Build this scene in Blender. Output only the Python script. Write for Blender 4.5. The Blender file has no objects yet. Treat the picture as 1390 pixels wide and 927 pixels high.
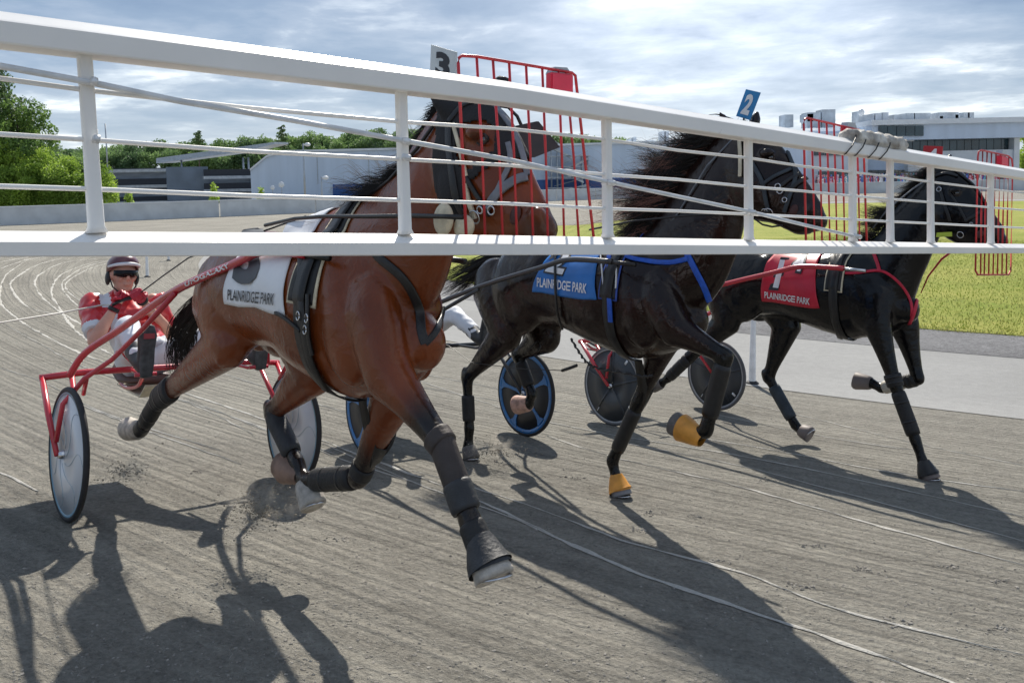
import bpy, bmesh, math, random
import numpy as np
from mathutils import Vector, Matrix, noise
from mathutils.bvhtree import BVHTree
random.seed(7); rng = np.random.default_rng(7)
SC = bpy.context.scene; COL = SC.collection

# ---------------------------------------------------------------- camera
F, PITCH, ROLL, CX, CY = 1150.0, math.atan(78/1150.0), .022, 695.0, 326.0   # focal length and principal point, measured on a 1390 px wide frame
fw = np.array([0, math.cos(PITCH), -math.sin(PITCH)]); r0 = np.array([1., 0, 0]); u0 = np.array([0, math.sin(PITCH), math.cos(PITCH)])
RT = r0*math.cos(ROLL)-u0*math.sin(ROLL); UP = u0*math.cos(ROLL)+r0*math.sin(ROLL)
EYE = np.array([0, 0, 2.55])
cd = bpy.data.cameras.new('camera'); cam = bpy.data.objects.new('camera', cd); COL.objects.link(cam)
cd.sensor_width = 36; cd.lens = F/1390*36; cd.shift_y = -(463.5-CY)/1390; cd.clip_start = .05; cd.clip_end = 9000
M = Matrix.Identity(4)
for i in range(3): M[i][0] = RT[i]; M[i][1] = UP[i]; M[i][2] = -fw[i]; M[i][3] = EYE[i]
cam.matrix_world = M; SC.camera = cam

# ---------------------------------------------------------------- sun, sky, exposure
SUNV = Vector((.03, 1.12, 1.0)).normalized()
elev = math.asin(SUNV.z)
sd = bpy.data.lights.new('sun', 'SUN'); sd.energy = 5.0; sd.angle = math.radians(.7); sd.color = (1, .935, .83)
so = bpy.data.objects.new('sun', sd); COL.objects.link(so); so.rotation_euler = SUNV.to_track_quat('Z', 'Y').to_euler()
SC.view_settings.view_transform = 'Standard'; SC.view_settings.look = 'None'; SC.view_settings.exposure = .42; SC.view_settings.gamma = 1

wd = bpy.data.worlds.new('World'); SC.world = wd; wd.use_nodes = True
nt = wd.node_tree; N = nt.nodes; LK = nt.links; N.clear()
def nd(t, **k):
    n = N.new(t)
    for a, b in k.items(): setattr(n, a, b)
    return n
out = nd('ShaderNodeOutputWorld'); bg = nd('ShaderNodeBackground'); bg.inputs[1].default_value = 1.0
sky = nd('ShaderNodeTexSky', sky_type='NISHITA', sun_disc=False, sun_elevation=elev, sun_rotation=math.atan2(SUNV.x, SUNV.y)); sky.air_density = 1; sky.dust_density = .6
skm = nd('ShaderNodeVectorMath', operation='SCALE'); skm.inputs['Scale'].default_value = .115; LK.new(sky.outputs[0], skm.inputs[0])
tc = nd('ShaderNodeTexCoord'); sep = nd('ShaderNodeSeparateXYZ'); LK.new(tc.outputs['Generated'], sep.inputs[0])
def mth(op, a, b=None, clamp=False):
    m = nd('ShaderNodeMath', operation=op, use_clamp=clamp)
    for i, q in enumerate((a, b)):
        if q is None: continue
        if isinstance(q, (int, float)): m.inputs[i].default_value = q
        else: LK.new(q, m.inputs[i])
    return m.outputs[0]
zz = mth('ADD', mth('MAXIMUM', sep.outputs[2], 0.0), .09)
cmb = nd('ShaderNodeCombineXYZ'); LK.new(mth('DIVIDE', sep.outputs[0], zz), cmb.inputs[0]); LK.new(mth('DIVIDE', sep.outputs[1], zz), cmb.inputs[1])
def noi(vec, scale, detail, rough=.55, dist=0):
    n = nd('ShaderNodeTexNoise'); n.inputs['Scale'].default_value = scale; n.inputs['Detail'].default_value = detail; n.inputs['Roughness'].default_value = rough; n.inputs['Distortion'].default_value = dist
    LK.new(vec, n.inputs['Vector']); return n.outputs['Fac']
def ramp(fac, stops):
    r = nd('ShaderNodeValToRGB'); cr = r.color_ramp
    while len(cr.elements) < len(stops): cr.elements.new(.5)
    for e, (p, c) in zip(cr.elements, stops): e.position = p; e.color = (*c, 1)
    LK.new(fac, r.inputs[0]); return r.outputs[0]
big = noi(cmb.outputs[0], .55, 6, .55, .3); fine = noi(cmb.outputs[0], 1.7, 9, .6, .2)
cov = mth('ADD', mth('MULTIPLY', big, .62), mth('MULTIPLY', fine, .38))
cloudcol = ramp(cov, [(.38, (.142, .212, .335)), (.47, (.198, .272, .39)), (.535, (.295, .36, .465)), (.585, (.52, .58, .655)), (.64, (1.05, 1.05, 1.03))])
# brighter patch of thin cloud at upper right
gl = nd('ShaderNodeVectorMath', operation='DOT_PRODUCT'); nv = nd('ShaderNodeVectorMath', operation='NORMALIZE'); LK.new(tc.outputs['Generated'], nv.inputs[0]); LK.new(nv.outputs[0], gl.inputs[0]); gl.inputs[1].default_value = tuple(Vector((.235, 1, .235)).normalized())
glow = mth('POWER', mth('MAXIMUM', gl.outputs['Value'], 0.0), 60)
glm = mth('MULTIPLY', glow, mth('MULTIPLY', fine, 1.05))
add = nd('ShaderNodeVectorMath', operation='ADD'); LK.new(cloudcol, add.inputs[0]); LK.new(glm, add.inputs[1])
hz = nd('ShaderNodeMix', data_type='RGBA'); LK.new(mth('POWER', mth('SUBTRACT', 1.0, mth('MAXIMUM', sep.outputs[2], 0.0)), 22), hz.inputs[0]); LK.new(add.outputs[0], hz.inputs[6]); hz.inputs[7].default_value = (.50, .59, .71, 1)
mx = nd('ShaderNodeMix', data_type='RGBA'); mx.inputs[0].default_value = .86; LK.new(skm.outputs[0], mx.inputs[6]); LK.new(hz.outputs[2], mx.inputs[7])
LK.new(mx.outputs[2], bg.inputs[0]); LK.new(bg.outputs[0], out.inputs[0])

# ---------------------------------------------------------------- pixel <-> space helpers (photo is 1390 px wide); used to take real positions off the photograph
def ray(x, y): return RT*(x-CX)/F+UP*(CY-y)/F+fw
TC = np.array([27., 42.]); RIN, SLOPE = 39.8, .10      # centre of the turn, radius of its inner edge, banking
def sm(t): t = min(1, max(0, t)); return t*t*(3-2*t)
def gz(x, y):
    r = math.hypot(x-TC[0], y-TC[1])-RIN
    b = SLOPE*(0 if r < 0 else min(r, 12))
    return b*(1-sm((math.hypot(x, y)-28)/30))
def ground(x, y, lift=0):
    d = ray(x, y); g = lambda t: (EYE+d*t)[2]-gz(*(EYE+d*t)[:2])-lift
    t = .5
    while g(t) > 0 and t < 500: t *= 1.01
    lo, hi = t/1.01, t
    for _ in range(30):
        m = (lo+hi)/2
        if g(m) > 0: lo = m
        else: hi = m
    return EYE+d*lo
def at(px, py, d): q = ray(px, py); return EYE+q*(d/q[1])           # point seen at a pixel, d metres ahead
def gn(p):
    e = .3; n = np.array([-(gz(p[0]+e, p[1])-gz(p[0]-e, p[1]))/2/e, -(gz(p[0], p[1]+e)-gz(p[0], p[1]-e))/2/e, 1]); return n/np.linalg.norm(n)
def frame(near, far):
    a, b = ground(*near), ground(*far); v = b-a; n = gn((a+b)/2); v -= n*(v@n); v /= np.linalg.norm(v); u = np.cross(v, n); return (a+b)/2, u, v, n
FR = {3: frame((92, 705), (392, 655)), 2: frame((500, 622), (712, 591)), 1: frame((829, 577), (971, 556))}
def fmat(k):
    O, u, v, n = FR[k]; m = Matrix.Identity(4)
    for i in range(3): m[i][0] = u[i]; m[i][1] = v[i]; m[i][2] = n[i]; m[i][3] = O[i]
    return m
def Lp(k, px, py, y):                                              # pixel -> local point of frame k in the plane at lateral distance y
    O, u, v, n = FR[k]; d = ray(px, py); t = (y-(EYE-O)@v)/(d@v); p = EYE+d*t-O; return np.array([p@u, p@v, p@n])
def l2w(k, p): O, u, v, n = FR[k]; return O+u*p[0]+v*p[1]+n*p[2]
def toL(k, p): O, u, v, n = FR[k]; q = np.array(p)-O; return np.array([q@u, q@v, q@n])
def projpx(p): q = np.array(p)-EYE; z = q@fw; return CX+F*(q@RT)/z, CY-F*(q@UP)/z

# ---------------------------------------------------------------- materials
MATS = {}
def mat(name, col, rough=.6, metal=0, var=.15, scale=8, bump=0, bscale=40, spec=.5, coat=0, col2=None, sheen=0, trans=0, stretch=None, emit=0):
    if name in MATS: return MATS[name]
    m = bpy.data.materials.new(name); m.use_nodes = True; t = m.node_tree; n = t.nodes; l = t.links
    b = n['Principled BSDF']; b.inputs['Roughness'].default_value = rough; b.inputs['Metallic'].default_value = metal; b.inputs['Specular IOR Level'].default_value = spec
    b.inputs['Coat Weight'].default_value = coat; b.inputs['Coat Roughness'].default_value = .25; b.inputs['Sheen Weight'].default_value = sheen; b.inputs['Transmission Weight'].default_value = trans
    co = n.new('ShaderNodeTexCoord'); src = co.outputs['Object']
    if stretch:
        mp = n.new('ShaderNodeMapping'); mp.inputs['Scale'].default_value = stretch; l.new(src, mp.inputs[0]); src = mp.outputs[0]
    no = n.new('ShaderNodeTexNoise'); no.inputs['Scale'].default_value = scale; no.inputs['Detail'].default_value = 6; l.new(src, no.inputs['Vector'])
    r = n.new('ShaderNodeValToRGB'); c2 = col2 or tuple(c*(1-var) for c in col); c1 = tuple(min(1, c*(1+var*.6)) for c in col)
    r.color_ramp.elements[0].position = .35; r.color_ramp.elements[1].position = .65; r.color_ramp.elements[0].color = (*c2, 1); r.color_ramp.elements[1].color = (*c1, 1)
    l.new(no.outputs['Fac'], r.inputs[0]); l.new(r.outputs[0], b.inputs['Base Color'])
    if bump:
        n2 = n.new('ShaderNodeTexNoise'); n2.inputs['Scale'].default_value = bscale; n2.inputs['Detail'].default_value = 5; l.new(src, n2.inputs['Vector'])
        bp = n.new('ShaderNodeBump'); bp.inputs['Strength'].default_value = bump; bp.inputs['Distance'].default_value = .01; l.new(n2.outputs['Fac'], bp.inputs['Height']); l.new(bp.outputs[0], b.inputs['Normal'])
    MATS[name] = m; return m
def coat_mat(name, base, dark, rough, spec, coat):
    m = mat(name, base, rough, 0, .24, 3.2, .05, 150, spec, coat)
    t = m.node_tree; n = t.nodes; l = t.links; b = n['Principled BSDF']
    src = b.inputs['Base Color'].links[0].from_socket
    a = n.new('ShaderNodeAttribute'); a.attribute_name = 'points'
    mx = n.new('ShaderNodeMix'); mx.data_type = 'RGBA'; l.new(a.outputs['Fac'], mx.inputs[0]); l.new(src, mx.inputs[6]); mx.inputs[7].default_value = (*dark, 1); l.new(mx.outputs[2], b.inputs['Base Color'])
    # muscle and vein relief under the hair
    co = n['Texture Coordinate']; v = n.new('ShaderNodeTexNoise'); v.inputs['Scale'].default_value = 9; v.inputs['Detail'].default_value = 3; v.inputs['Distortion'].default_value = 1.2; l.new(co.outputs['Object'], v.inputs['Vector'])
    b2 = n.new('ShaderNodeBump'); b2.inputs['Strength'].default_value = .20; b2.inputs['Distance'].default_value = .04; l.new(v.outputs['Fac'], b2.inputs['Height'])
    # veins: thin ridges where a warped noise crosses its mean
    vn = n.new('ShaderNodeTexNoise'); vn.inputs['Scale'].default_value = 5.5; vn.inputs['Detail'].default_value = 2; vn.inputs['Distortion'].default_value = 1.6; l.new(co.outputs['Object'], vn.inputs['Vector'])
    def mt(op, x, y): q = n.new('ShaderNodeMath'); q.operation = op; q.use_clamp = op == 'SUBTRACT' and x == 1.0; [l.new(v_, q.inputs[i]) if not isinstance(v_, float) else setattr(q.inputs[i], 'default_value', v_) for i, v_ in enumerate((x, y))]; return q.outputs[0]
    ab = n.new('ShaderNodeMath'); ab.operation = 'ABSOLUTE'; l.new(mt('SUBTRACT', vn.outputs['Fac'], .5), ab.inputs[0]); vein = mt('SUBTRACT', 1.0, mt('MULTIPLY', ab.outputs[0], 40.0))
    b3 = n.new('ShaderNodeBump'); b3.inputs['Strength'].default_value = .13; b3.inputs['Distance'].default_value = .006; l.new(vein, b3.inputs['Height'])
    # track dust caught in the hair of belly and legs
    sp = n.new('ShaderNodeSeparateXYZ'); l.new(co.outputs['Object'], sp.inputs[0]); dn = n.new('ShaderNodeTexNoise'); dn.inputs['Scale'].default_value = 14; dn.inputs['Detail'].default_value = 8; dn.inputs['Roughness'].default_value = .75; l.new(co.outputs['Object'], dn.inputs['Vector'])
    mr = n.new('ShaderNodeMapRange'); mr.inputs['From Min'].default_value = 1.25; mr.inputs['From Max'].default_value = .35; mr.inputs['To Max'].default_value = .07; l.new(sp.outputs[2], mr.inputs['Value']); m4 = n.new('ShaderNodeMapRange'); m4.inputs['From Min'].default_value = .48; m4.inputs['From Max'].default_value = .66; l.new(dn.outputs['Fac'], m4.inputs['Value'])
    mz_ = n.new('ShaderNodeMix'); mz_.data_type = 'RGBA'; l.new(mt('MULTIPLY', mr.outputs[0], m4.outputs[0]), mz_.inputs[0]); l.new(mx.outputs[2], mz_.inputs[6]); mz_.inputs[7].default_value = (.26, .22, .18, 1); l.new(mz_.outputs[2], b.inputs['Base Color'])
    l.new(b3.outputs[0], b2.inputs['Normal'])
    b1 = [x for x in n if x.type == 'BUMP' and x not in (b2, b3)][0]; l.new(b1.outputs[0], b3.inputs['Normal']); l.new(b2.outputs[0], b.inputs['Normal'])
    return m
WHITE_PAINT = mat('white_paint', (.84, .825, .80), .34, 0, .06, 3, .05, 30)
def scuffs(m, sc=14, lo=.66, hi=.74, col=(.30, .24, .18)):
    t = m.node_tree; n = t.nodes; l = t.links; b = n['Principled BSDF']; src = b.inputs['Base Color'].links[0].from_socket; co = n['Texture Coordinate']
    no = n.new('ShaderNodeTexNoise'); no.inputs['Scale'].default_value = sc; no.inputs['Detail'].default_value = 9; no.inputs['Roughness'].default_value = .7; l.new(co.outputs['Object'], no.inputs['Vector']); mr = n.new('ShaderNodeMapRange'); mr.inputs['From Min'].default_value = lo; mr.inputs['From Max'].default_value = hi; mr.inputs['To Max'].default_value = .7; l.new(no.outputs['Fac'], mr.inputs['Value'])
    mx = n.new('ShaderNodeMix'); mx.data_type = 'RGBA'; l.new(mr.outputs[0], mx.inputs[0]); l.new(src, mx.inputs[6]); mx.inputs[7].default_value = (*col, 1); l.new(mx.outputs[2], b.inputs['Base Color'])
scuffs(WHITE_PAINT)
RED_PAINT = mat('red_paint', (.52, .018, .035), .25, 0, .12, 6, coat=.6)
SCREEN_RED = mat('screen_red', (.50, .03, .04), .35, 0, .2, 10)
LEATHER = mat('black_leather', (.011, .011, .012), .42, 0, .3, 30, .2, 120)
RUBBER = mat('black_rubber', (.02, .02, .022), .7, 0, .2, 20, .1)
NEOPRENE = mat('black_neoprene', (.012, .012, .013), .6, 0, .25, 14, .4, 60)
STEEL = mat('steel', (.62, .62, .64), .25, 1, .1, 20)
HAIR_BLACK = mat('black_hair', (.010, .008, .007), .45, 0, .3, 20)
HAIR_TIP = mat('backlit_brown_hair', (.34, .17, .13), .45, 0, .3, 20)  # brown tips brightened: backlight through the hair is put into the colour
HOOF = mat('hoof_horn', (.30, .27, .24), .6, 0, .3, 14, .3, 70)
CREAM = mat('cream_fleece', (.62, .56, .42), .9, 0, .15, 30, .5, 90)

# ---------------------------------------------------------------- object helpers
def tag(o, label=None, cat=None, group=None, kind=None):
    if label: o['label'] = label
    if cat: o['category'] = cat
    if group: o['group'] = group
    if kind: o['kind'] = kind
    return o
def empty(name, m=None):
    o = bpy.data.objects.new(name, None); o.empty_display_size = .2; COL.objects.link(o)
    if m is not None: o.matrix_world = m
    return o
def link(name, me, mats, parent=None, smooth=True):
    o = bpy.data.objects.new(name, me); COL.objects.link(o)
    idx = None
    if len(me.materials): me.materials.clear()
    for m in (mats if isinstance(mats, (list, tuple)) else [mats]): me.materials.append(m)
    if smooth: me.polygons.foreach_set('use_smooth', [True]*len(me.polygons))
    if parent: o.parent = parent
    return o
def tomesh(bm, name='m'):
    me = bpy.data.meshes.new(name); bm.to_mesh(me); bm.free(); return me
def part(name, bm, m, parent=None, smooth=True): return link(name, tomesh(bm, name), m, parent, smooth)
def V(p): return Vector([float(a) for a in p])
def basis(d, side):
    d = V(d).normalized(); s = V(side); s = s-d*s.dot(d)
    if s.length < 1e-4: s = d.orthogonal()
    s.normalize(); return s, d.cross(s)
def loft(bm, st, side=(0, 1, 0), seg=18, cap=True, round_ends=False, power=1):
    """closed tube through stations (point, radius along side, radius across)"""
    P = [V(s[0]) for s in st]; rings = []
    S = [(P[i], st[i][1], st[i][2] if len(st[i]) > 2 else st[i][1]) for i in range(len(P))]
    T = [(P[min(i+1, len(P)-1)]-P[max(i-1, 0)]) for i in range(len(P))]
    if round_ends:
        a, b = S[0], S[-1]
        S = [(a[0]-T[0].normalized()*a[2]*f1, a[1]*f2, a[2]*f2) for f1, f2 in ((.95, .3), (.7, .72))]+S+[(b[0]+T[-1].normalized()*b[2]*f1, b[1]*f2, b[2]*f2) for f1, f2 in ((.7, .72), (.95, .3))]
        T = [T[0]]*2+T+[T[-1]]*2
    for (p, ra, rb), t in zip(S, T):
        s, w = basis(t, side)
        ring = []
        for k in range(seg):
            a = 2*math.pi*k/seg; c, q = math.cos(a), math.sin(a)
            if power != 1: c = math.copysign(abs(c)**power, c); q = math.copysign(abs(q)**power, q)
            ring.append(bm.verts.new(p+s*c*ra+w*q*rb))
        rings.append(ring)
    for a, b in zip(rings, rings[1:]):
        for k in range(seg): bm.faces.new((a[k], a[(k+1) % seg], b[(k+1) % seg], b[k]))
    if cap: bm.faces.new(rings[0][::-1]); bm.faces.new(rings[-1])
    return rings
def tube(bm, pts, r, seg=8, side=(0, 0, 1)): loft(bm, [(p, r if not isinstance(r, (list, tuple)) else r[i]) for i, p in enumerate(pts)], side, seg)
def ell(bm, c, r, rot=None, seg=20):
    m = Matrix.Translation(V(c)) @ (rot.to_4x4() if rot else Matrix.Identity(4)) @ Matrix.Diagonal((*r, 1))
    bmesh.ops.create_uvsphere(bm, u_segments=seg, v_segments=seg//2+2, radius=1, matrix=m)
def box(bm, lo, hi, m=None):
    c = [(a+b)/2 for a, b in zip(lo, hi)]; s = [abs(b-a) for a, b in zip(lo, hi)]
    mm = Matrix.Translation(c) @ Matrix.Diagonal((*s, 1)); mm = m @ mm if m else mm
    return bmesh.ops.create_cube(bm, size=1, matrix=mm)['verts']
def spline(pts, n):
    """Catmull-Rom resample of a list of equal-length vectors"""
    A = np.array(pts, float); out = []; K = len(A)
    for i in range(n):
        t = i/(n-1)*(K-1); j = min(int(t), K-2); t -= j
        p0, p1, p2, p3 = A[max(j-1, 0)], A[j], A[j+1], A[min(j+2, K-1)]
        out.append(.5*((2*p1)+(-p0+p2)*t+(2*p0-5*p1+4*p2-p3)*t*t+(-p0+3*p1-3*p2+p3)*t**3))
    return np.array(out)
def remesh(bm, voxel, smooth, fac=.5):
    me = tomesh(bm); o = bpy.data.objects.new('tmp', me); COL.objects.link(o)
    r = o.modifiers.new('r', 'REMESH'); r.mode = 'VOXEL'; r.voxel_size = voxel
    s = o.modifiers.new('s', 'SMOOTH'); s.factor = fac; s.iterations = smooth
    dg = bpy.context.evaluated_depsgraph_get(); m2 = bpy.data.meshes.new_from_object(o.evaluated_get(dg)); bpy.data.objects.remove(o); return m2
def text_mesh(s, bold=.02, res=3):
    c = bpy.data.curves.new('t', 'FONT'); c.body = s; c.offset = bold; c.align_x = 'CENTER'; c.align_y = 'CENTER'; c.resolution_u = res
    o = bpy.data.objects.new('t', c); COL.objects.link(o); dg = bpy.context.evaluated_depsgraph_get()
    me = bpy.data.meshes.new_from_object(o.evaluated_get(dg)); bpy.data.objects.remove(o)
    co = np.array([v.co[:2] for v in me.vertices]); lo, hi = co.min(0), co.max(0)
    bm = bmesh.new(); bm.from_mesh(me)
    for v in bm.verts: v.co = Vector(((v.co.x-lo[0])/(hi[0]-lo[0]), (v.co.y-lo[1])/(hi[1]-lo[1]), 0))
    bmesh.ops.triangulate(bm, faces=bm.faces); return bm
def map_text(s, fn, bold=.02, sub=1):
    """text whose unit box is carried onto a surface by fn(u, v)"""
    bm = text_mesh(s, bold)
    if sub: bmesh.ops.subdivide_edges(bm, edges=bm.edges, cuts=sub)
    for v in bm.verts: v.co = V(fn(v.co.x, v.co.y))
    return bm
def prism(bm, poly, a, b):
    """extrude polygon of points by vector a..b"""
    A = [bm.verts.new(V(p)+V(a)) for p in poly]; B = [bm.verts.new(V(p)+V(b)) for p in poly]
    bm.faces.new(A[::-1]); bm.faces.new(B)
    for i in range(len(A)): j = (i+1) % len(A); bm.faces.new((A[i], A[j], B[j], B[i]))
def recalc(bm): bmesh.ops.recalc_face_normals(bm, faces=bm.faces); return bm
# ================================================================ GROUND
def polar(name, radii, m, lift, kind='structure', a0=0, a1=2*math.pi, n=900):
    bm = bmesh.new(); full = a1-a0 > 6.2; rows = []
    for r in radii:
        rows.append([bm.verts.new((TC[0]+r*math.cos(a0+(a1-a0)*k/n), TC[1]+r*math.sin(a0+(a1-a0)*k/n), gz(TC[0]+r*math.cos(a0+(a1-a0)*k/n), TC[1]+r*math.sin(a0+(a1-a0)*k/n))+lift)) for k in range(n if full else n+1)])
    for A, B in zip(rows, rows[1:]):
        for k in range(n): j = (k+1) % n if full else k+1; bm.faces.new((A[k], A[j], B[j], B[k]))
    if radii[0] > .01 and radii[0] < 2: bm.faces.new(rows[0])
    recalc(bm); o = part(name, bm, m); tag(o, kind=kind); return o
def soil_mat(name, c_lo, c_hi, streak=True, bump=1.0, grain=55, rough=.95):
    m = bpy.data.materials.new(name); m.use_nodes = True; t = m.node_tree; n = t.nodes; l = t.links; b = n['Principled BSDF']; b.inputs['Roughness'].default_value = rough; b.inputs['Specular IOR Level'].default_value = .25
    g = n.new('ShaderNodeNewGeometry'); sb = n.new('ShaderNodeVectorMath'); sb.operation = 'SUBTRACT'; sb.inputs[1].default_value = (TC[0], TC[1], 0); l.new(g.outputs['Position'], sb.inputs[0])
    sp = n.new('ShaderNodeSeparateXYZ'); l.new(sb.outputs[0], sp.inputs[0])
    def mm(op, *a):
        q = n.new('ShaderNodeMath'); q.operation = op
        for i, x in enumerate(a):
            if isinstance(x, (int, float)): q.inputs[i].default_value = x
            else: l.new(x, q.inputs[i])
        return q.outputs[0]
    R = mm('SQRT', mm('ADD', mm('MULTIPLY', sp.outputs[0], sp.outputs[0]), mm('MULTIPLY', sp.outputs[1], sp.outputs[1])))
    A = mm('MULTIPLY', mm('ARCTAN2', sp.outputs[1], sp.outputs[0]), 45.0)
    cb = n.new('ShaderNodeCombineXYZ'); l.new(R, cb.inputs[0]); l.new(A, cb.inputs[1])
    def ns(src, sc, det=6, ro=.6, st=None):
        if st:
            mp = n.new('ShaderNodeMapping'); mp.inputs['Scale'].default_value = st; l.new(src, mp.inputs[0]); src = mp.outputs[0]
        q = n.new('ShaderNodeTexNoise'); q.inputs['Scale'].default_value = sc; q.inputs['Detail'].default_value = det; q.inputs['Roughness'].default_value = ro; l.new(src, q.inputs['Vector']); return q.outputs['Fac']
    P = g.outputs['Position']
    st1 = ns(cb.outputs[0], 1, 5, .6, (7, .25, 1)); gr = ns(P, grain, 8, .7); md = ns(P, 9, 6, .65); lo = ns(P, .35, 4)
    gd = ns(cb.outputs[0], 1, 6, .7, (38, 9, 1))
    k = .30 if streak else .1
    mixv = mm('ADD', mm('MULTIPLY', st1, k), mm('ADD', mm('MULTIPLY', gr, .5), mm('ADD', mm('MULTIPLY', md, .25), mm('MULTIPLY', lo, .38-k*.4))))
    r = n.new('ShaderNodeValToRGB'); r.color_ramp.elements[0].position = .5; r.color_ramp.elements[1].position = .84; r.color_ramp.elements[0].color = (*c_lo, 1); r.color_ramp.elements[1].color = (*c_hi, 1)
    l.new(mixv, r.inputs[0]); l.new(r.outputs[0], b.inputs['Base Color'])
    h = mm('ADD', mm('MULTIPLY', gr, .62), mm('ADD', mm('MULTIPLY', md, .6), mm('MULTIPLY', gd, .60 if streak else .1)))
    if streak:
        # harrow furrows that run along the turn
        wa = ns(cb.outputs[0], 1, 3, .5, (2.3, .35, 1)); wv = mm('SINE', mm('ADD', mm('MULTIPLY', R, 62.0), mm('ADD', mm('MULTIPLY', md, 3.4), mm('MULTIPLY', wa, 9.0)))); w2 = mm('SINE', mm('ADD', mm('MULTIPLY', R, 97.0), mm('MULTIPLY', wa, 14.0)))
        h = mm('ADD', h, mm('MULTIPLY', mm('ADD', wv, mm('MULTIPLY', w2, .5)), mm('MULTIPLY', mm('MULTIPLY', wa, lo), .42)))
    bp = n.new('ShaderNodeBump'); bp.inputs['Strength'].default_value = bump; bp.inputs['Distance'].default_value = .055; l.new(h, bp.inputs['Height']); l.new(bp.outputs[0], b.inputs['Normal'])
    return m
DIRT = soil_mat('track_dirt', (.122, .115, .100), (.42, .398, .345), True, 1.0, 42)
RUT = soil_mat('rut_dirt', (.43, .415, .38), (.68, .66, .61), False, .7, 60)
PAVE = soil_mat('stone_dust', (.235, .235, .232), (.37, .37, .362), False, .35, 90)
GRAVEL = soil_mat('gravel', (.11, .11, .115), (.38, .38, .39), False, 1.0, 30)
GRASS = soil_mat('grass_blades', (.15, .21, .015), (.50, .42, .13), False, 1.2, 14)
FARG = soil_mat('far_ground', (.16, .16, .14), (.27, .26, .22), False, .3, 4)
rr = [1, 10, 20, 28, 33, 34.8, 36.6, 38, 39, 39.8]+[39.8+.5*i for i in range(1, 28)]+[54.5, 58, 63, 70, 80, 95, 120, 170, 260, 500, 1200, 3500]
polar('ground', [1, 10, 20, 28, 33, 34.8, 36.6, 38, 39, 39.8], FARG, 0)
polar('dirt_track', rr[9:], DIRT, 0)
SEEN = dict(a0=math.radians(100), a1=math.radians(300), n=500)
polar('paved_apron', [36.55, 38, 39.0, 39.8, 39.95], PAVE, .006)
polar('gravel_strip', [34.7, 36.6], GRAVEL, .011)
polar('infield_grass', [1, 10, 20, 28, 33, 34.8], GRASS, .02)
bm = bmesh.new(); q = [at_ for at_ in (ground(x, y) for x, y in ((520, 304), (700, 309), (790, 306), (862, 297), (900, 281), (890, 273), (700, 276), (520, 279)))]; bm.faces.new([bm.verts.new((p[0], p[1], .03)) for p in q]); recalc(bm); tag(part('far_track_patch', bm, DIRT), kind='structure')  # sheet of far track dirt, added to cover the infield grass
# pale wheel ruts, followed from the photograph and laid on the track
RUTS = [([(690, 700), (850, 770), (1000, 823), (1140, 873), (1280, 925), (1400, 975)], .035),
        ([(560, 640), (700, 680), (850, 735), (1000, 775), (1150, 830), (1390, 890)], .022),
        ([(740, 592), (830, 620), (1000, 660), (1150, 702), (1390, 768)], .028),
        ([(520, 500), (700, 560), (800, 585), (1000, 618), (1180, 655), (1390, 702)], .018),
        ([(760, 585), (980, 628), (1140, 668), (1390, 735)], .012),
        ([(1000, 545), (1120, 572), (1240, 602), (1390, 632)], .014),
        ([(880, 585), (1020, 606), (1200, 640), (1390, 668)], .016),
        ([(960, 560), (1100, 590), (1240, 612)], .012),
        ([(240, 530), (345, 565), (480, 615), (620, 668), (720, 712)], .030),
        ([(225, 535), (340, 575), (470, 625), (560, 655)], .018),
        ([(0, 437), (60, 470), (110, 497), (250, 545), (345, 590)], .016),
        ([(160, 353), (125, 357), (85, 372), (70, 392), (76, 412), (105, 450), (150, 480), (260, 522)], .05),
        ([(200, 350), (165, 352), (120, 361), (93, 376), (84, 390), (110, 420), (140, 440)], .045),
        ([(150, 350), (90, 356), (55, 372), (48, 388), (66, 412), (110, 440), (145, 455)], .045),
        ([(90, 350), (50, 360), (18, 380), (17, 394), (40, 418), (90, 428)], .05),
        ([(40, 352), (10, 372), (0, 402), (14, 425), (60, 455), (110, 480), (230, 525)], .04),
        ([(170, 352), (130, 362), (97, 378), (90, 393), (118, 414)], .035),
        ([(0, 365), (40, 352), (80, 347)], .05), ([(0, 356), (50, 347)], .05),
        ([(0, 500), (60, 520), (140, 560), (300, 612)], .012), ([(105, 548), (200, 585), (330, 630)], .014),
        ([(440, 602), (560, 655), (700, 705), (800, 750)], .012), ([(0, 640), (50, 668)], .02),
        ([(540, 520), (650, 540), (760, 560)], .014), ([(560, 505), (700, 533), (830, 556)], .012),
        ([(280, 500), (420, 545), (470, 560)], .016), ([(250, 540), (350, 580), (460, 618)], .012)]
bm = bmesh.new()
for pts, w in RUTS:
    G = spline([ground(*p)[:2] for p in pts], 240); T = np.gradient(G, axis=0); T /= np.linalg.norm(T, axis=1)[:, None]
    prev = None
    for i, (g, t) in enumerate(zip(G, T)):
        ww = w*.40*max(.12, .75+1.0*noise.noise(Vector((g[0]*2.3, g[1]*2.3, w*50)))+.9*noise.noise(Vector((g[0]*9, g[1]*9, w*30))))*min(1, i/30+.05, (239-i)/30+.05)*1.15
        nrm = np.array([-t[1], t[0]]); jx = .012*noise.noise(Vector((g[0]*6, g[1]*6, w*70)))+.02*noise.noise(Vector((g[0]*.9, g[1]*.9, w*90)))
        vs = []
        for s, h in ((-1, .0035), (-.3, .0075), (.3, .0075), (1, .0035)):
            q = g+nrm*(s*ww+jx); vs.append(bm.verts.new((q[0], q[1], gz(*q)+h)))
        if prev:
            for a in range(3): bm.faces.new((prev[a], prev[a+1], vs[a+1], vs[a]))
        prev = vs
recalc(bm); tag(part('track_ruts', bm, RUT), kind='structure')
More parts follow.
